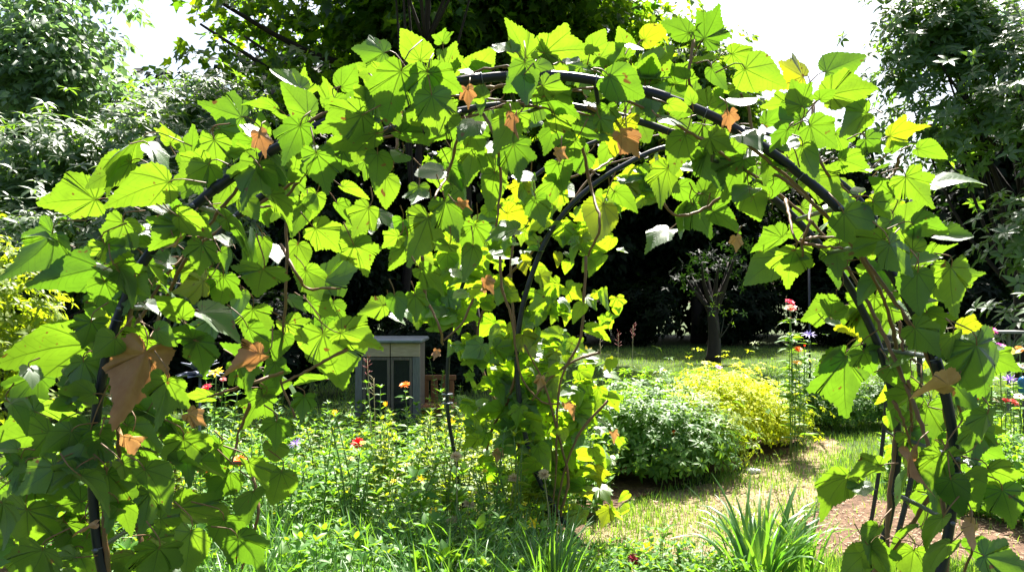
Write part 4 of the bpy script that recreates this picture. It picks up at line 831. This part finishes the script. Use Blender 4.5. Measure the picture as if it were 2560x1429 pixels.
# dried cream heads and tall thin seed stalks
for i, (x, y) in enumerate(((1172, 1258), (1140, 1140), (1310, 1392), (1285, 1195), (1130, 1300), (1360, 1185))):
    flower(x, y, 4.6, 15, (.42, .33, .18), 'dried cream seed head among the bed plants', 'seed_head', 'dahlia', stem='palestem', lf=False, group='dried seed heads in the bed')
def stalk(x0, y0, x1, y1, Y, label, col='redstem'):
    a = at(x0, y0, Y); b = at(x1, y1, Y); b[2] = 0; t = thing('flower_stalk', label, 'flower stalk', b, 'tall thin flower stalks'); o = np.array(t.location); m = MB(); tube(m, spline([b - o, (a * .4 + b * .6) - o + [.006, 0, 0], a - o], 8), np.linspace(.0045, .0022, 8), 5); m.build('stem', M['palestem'], t)
    r = np.random.default_rng(int(x0)); m = MB()
    for k in range(12): 
        q = a - o + [0, 0, -.012 * k]; d = nrm(np.array([r.normal(), r.normal(), 1.1])); tube(m, np.array([q, q + d * .02, q + d * .042]), [.0018, .0016, .001], 4)
    m.build('flower_spike', M[col], t)
stalk(1583, 812, 1572, 960, 7.8, 'thin stalk with red spiky tip, tallest against the dark lawn'); stalk(1546, 832, 1540, 960, 7.8, 'thin stalk with faint red tip, left of the tallest one'); stalk(1500, 852, 1515, 960, 7.8, 'thin stalk with small tip beside the far vine leaves', 'palestem'); stalk(918, 895, 932, 1080, 6.0, 'thin stalk with dark red tip in front of the cabinet left door'); stalk(934, 946, 940, 1080, 6.05, 'shorter thin stalk in front of the cabinet doors', 'palestem')
# grey stake
def stake():
    p = at(2022, 636, 9.0); t = thing('garden_stake', 'thin straight grey stake standing before the dark wood', 'stake', (p[0], 9.0, 0)); m = MB(); tube(m, np.array([(0, 0, 0), (.004, 0, .9), (0, 0, p[2])]), .012, 8); m.build('pole', M['tubegrey'], t); m = MB(); tube(m, np.array([(0, 0, p[2]), (0, 0, p[2] + .02)]), .015, 8); m.build('end_cap', M['rung'], t)
stake()

# ------------------------------------------------------------------ cabinet, bench, ornaments
M['wood'] = plain('weathered_wood', (.16, .13, .10), .75, noise=14, col2=(.06, .05, .04), bump=.2, stretch=(6, 6, .5))
M['paint'] = plain('grey_painted_wood', (.16, .165, .155), .65, noise=20, col2=(.09, .09, .085), bump=.15, stretch=(5, 5, .5))
M['beige'] = plain('beige_board', (.44, .35, .24), .7, noise=16, col2=(.28, .21, .14), bump=.15, stretch=(.6, 5, 5))
M['brownwood'] = plain('orange_brown_wood', (.25, .10, .035), .6, noise=18, col2=(.15, .06, .02), bump=.2, stretch=(5, 5, .6))
M['metal'] = plain('roof_metal', (.22, .25, .28), .45, .4, .5, noise=8, col2=(.13, .15, .17))
M['meshscreen'] = plain('wire_mesh', (.06, .075, .06), .5, .3, .4)
M['inside'] = plain('cabinet_back', (.05, .05, .045), .8, noise=10, col2=(.03, .03, .028))
def cabinet():
    Y = 8.2; k = Y / F; x0, x1 = (888 - 1280) * k, (1050 - 1280) * k; zt = at(970, 846, Y)[2]; t = thing('garden_cabinet', 'small wooden garden cabinet with metal roof edge and screened doors', 'garden cabinet', ((x0 + x1) / 2, Y + .25, 0)); o = np.array(t.location)
    def bx(n, lo, hi, mat, par=None, bev=.004): m = MB(); box(m, np.array(lo) - o, np.array(hi) - o, bev); return m.build(n, mat, par or t, smooth=False)
    m = MB(); ys = np.linspace(Y - .06, Y + .62, 24)                      # gently pitched sheet with rolled front edge
    box(m, np.array((x0 - .05, Y - .06, zt - .045)) - o, np.array((x1 + .03, Y + .62, zt)) - o, .015); m.build('roof', M['metal'], t, smooth=False)
    xm = (976 - 1280) * k
    bx('header_board', (x0, Y, zt - .185), (xm - .004, Y + .03, zt - .048), M['beige']); bx('header_board', (xm + .004, Y, zt - .185), (x1, Y + .03, zt - .048), M['beige'])
    zb = .12
    for xx in (x0, x1 - .075): bx('post', (xx, Y + .002, .0), (xx + .075, Y + .05, zt - .188), M['paint'])
    for xx in (x0, x1 - .05): bx('side_panel', (xx + .002, Y + .052, .04), (xx + .045, Y + .52, zt - .05), M['wood'])
    bx('back_panel', (x0 + .05, Y + .49, .04), (x1 - .055, Y + .52, zt - .05), M['inside'])
    bx('shelf', (x0 + .05, Y + .06, .42), (x1 - .055, Y + .485, .44), M['wood'])
    for a, b in ((x0 + .079, xm - .004), (xm + .004, x1 - .079)):
        d = MB(); z1, z0 = zt - .192, zb
        for lo, hi in (((a, Y + .006, z0), (a + .03, Y + .03, z1)), ((b - .03, Y + .006, z0), (b, Y + .03, z1)), ((a + .03, Y + .006, z0), (b - .03, Y + .03, z0 + .05)), ((a + .03, Y + .006, z1 - .03), (b - .03, Y + .03, z1))): box(d, np.array(lo) - o, np.array(hi) - o, .003)
        dd = d.build('door', M['wood'], t, smooth=False); s = MB()
        for xx in np.arange(a + .035, b - .03, .008): tube(s, np.array([(xx, Y + .018, z0 + .05), (xx, Y + .018, (z0 + z1) / 2), (xx, Y + .018, z1 - .03)]) - o, .0011, 4, cap=False)
        for zz in np.arange(z0 + .055, z1 - .03, .010): tube(s, np.array([(a + .03, Y + .016, zz), ((a + b) / 2, Y + .016, zz), (b - .03, Y + .016, zz)]) - o, .0011, 4, cap=False)
        s.build('wire_screen', M['meshscreen'], dd)
    bx('bottom_rail', (x0 + .079, Y + .004, .0), (x1 - .079, Y + .03, zb - .004), M['wood'])
cabinet()
def bench():
    Y = 8.5; k = Y / F; X = lambda px: (px - 1280) * k; Z = lambda py: at(1100, py, Y)[2]; t = thing('wooden_bench', 'orange brown wooden bench standing right of the garden cabinet', 'bench', (X(1090), Y, 0)); o = np.array(t.location)
    def bx(n, lo, hi, mat): m = MB(); box(m, np.array(lo) - o, np.array(hi) - o, .004); return m.build(n, mat, t, smooth=False)
    bx('back_rail', (X(1048), Y + .3, Z(957)), (X(1135), Y + .34, Z(944)), M['brownwood'])
    for a in (1052, 1070, 1100, 1118): bx('back_slat', (X(a), Y + .305, .36), (X(a + (18 if a == 1070 else 12)), Y + .335, Z(958)), M['brownwood'])
    bx('seat', (X(1046), Y - .12, .33), (X(1137), Y + .33, .358), M['brownwood']); bx('front_rail', (X(1052), Y - .10, .26), (X(1131), Y - .075, .328), M['brownwood'])
    for a in (1047, 1128):
        for yy in (-.11, .29): bx('leg', (X(a), Y + yy, 0), (X(a + 9), Y + yy + .04, .328), M['brownwood'])
bench()
def ornament():
    p = at(500, 940, 5.7); t = thing('garden_ornament', 'grey blue metal petal ornament on a stake behind vine leaves at left', 'garden ornament', (p[0], p[1], 0)); o = np.array(t.location); mt = plain('grey_blue_metal', (.16, .18, .25), .45, .2, noise=12, col2=(.11, .12, .17)); m = MB()
    tube(m, np.array([(0, 0, 0), (0, 0, .5), (0, 0, p[2] + .18)]), .009, 8); m.build('stake', mt, t); r = np.random.default_rng(9)
    for n, L, be, dz in ((9, .17, 80, 0.), (8, .15, 55, .03), (6, .12, 30, .05)):
        ph = np.arange(n) / n * 2 * PI + be; T = np.stack([np.cos(ph) * math.sin(rad(be)), np.sin(ph) * math.sin(rad(be)), 0 * ph + math.cos(rad(be))], 1)
        for k in range(n):
            m = MB(); nn = np.array([-T[k][0] * .5, -T[k][1] * .5, 1.]); leaves(m, np.array([[0, 0, p[2] + dz]]), T[k][None], nn[None], L, .09, 'lance', .1, .35, r); ob = m.build('petal', mt, t); sm = ob.modifiers.new('thickness', 'SOLIDIFY'); sm.thickness = .004
    m = MB(); c = at(478, 862, 5.7) - o; th = np.linspace(0, PI, 7); tube(m, np.array([c + [0, 0, .045 * math.cos(a)] for a in th]), [.03 * math.sin(a) + .004 for a in th], 5); m.build('finial', mt, t)
ornament()
def bird_table():
    Y = 8.6; k = Y / F; t = thing('bird_table', 'grey flat topped bird table on a thin post at the right edge', 'bird table', ((2520 - 1280) * k, Y, 0)); z = at(2520, 826, Y)[2]; m = MB(); box(m, (-.16, -.14, z - .028), (.15, .14, z), .004); m.build('table_top', M['paint'], t, smooth=False)
    m = MB(); box(m, (-.015, -.015, .0), (.015, .015, z - .03), .003); m.build('post', M['paint'], t, smooth=False)
    for s in (-1, 1): m = MB(); tube(m, np.array([(s * .012, 0, z - .20), (s * .06, 0, z - .11), (s * .11, 0, z - .03)]), .007, 6); m.build('brace', M['paint'], t)
bird_table()
def blue():
    Y = 6.6; k = Y / F; t = thing('blue_ornament', 'rounded blue glazed ornament on a stake among flowers at the right edge', 'garden ornament', ((2556 - 1280) * k, Y, 0)); z0, z1 = at(2556, 988, Y)[2], at(2556, 940, Y)[2]; u = np.linspace(0, 1, 14)
    rr = .043 * np.sqrt(np.clip(1 - np.abs(2 * u - 1) ** 3.2, .02, 1)) * (1 - .12 * u[::-1]); m = MB(); tube(m, np.stack([0 * u, 0 * u, z0 + (z1 - z0) * u], 1), rr, 18); m.build('glazed_body', plain('blue_glaze', (.02, .13, .30), .15, 0, .6), t); m = MB(); tube(m, np.array([(0, 0, 0), (0, 0, z0 / 2), (0, 0, z0 + .01)]), .006, 8); m.build('stake', M['tubegrey'], t)
blue()
def stone():
    p = ground(1882, 1182); r = np.random.default_rng(2); n = 14; a = np.arange(n) / n * 2 * PI; q = .055 * r.uniform(.75, 1.15, n); rings = [(1., .004), (1.04, .018), (.9, .03), (.4, .034)]
    V = np.vstack([np.stack([np.cos(a) * q * s * 1.2, np.sin(a) * q * s, 0 * a + z + r.normal(0, .002, n)], 1) for s, z in rings]); i = np.arange(n); j = (i + 1) % n; fs = [np.stack([k * n + i, k * n + j, (k + 1) * n + j, (k + 1) * n + i], 1) for k in range(3)] + [(i + 3 * n)[None]]
    m = MB(); m.add(V, fs); o = m.build('stone', plain('pale_stone', (.75, .73, .70), .7, noise=20, col2=(.6, .57, .52), bump=.2)); o.location = p + [0, 0, .006]; set_props(o, 'flat white stone lying on the straw path', 'stone')
stone()
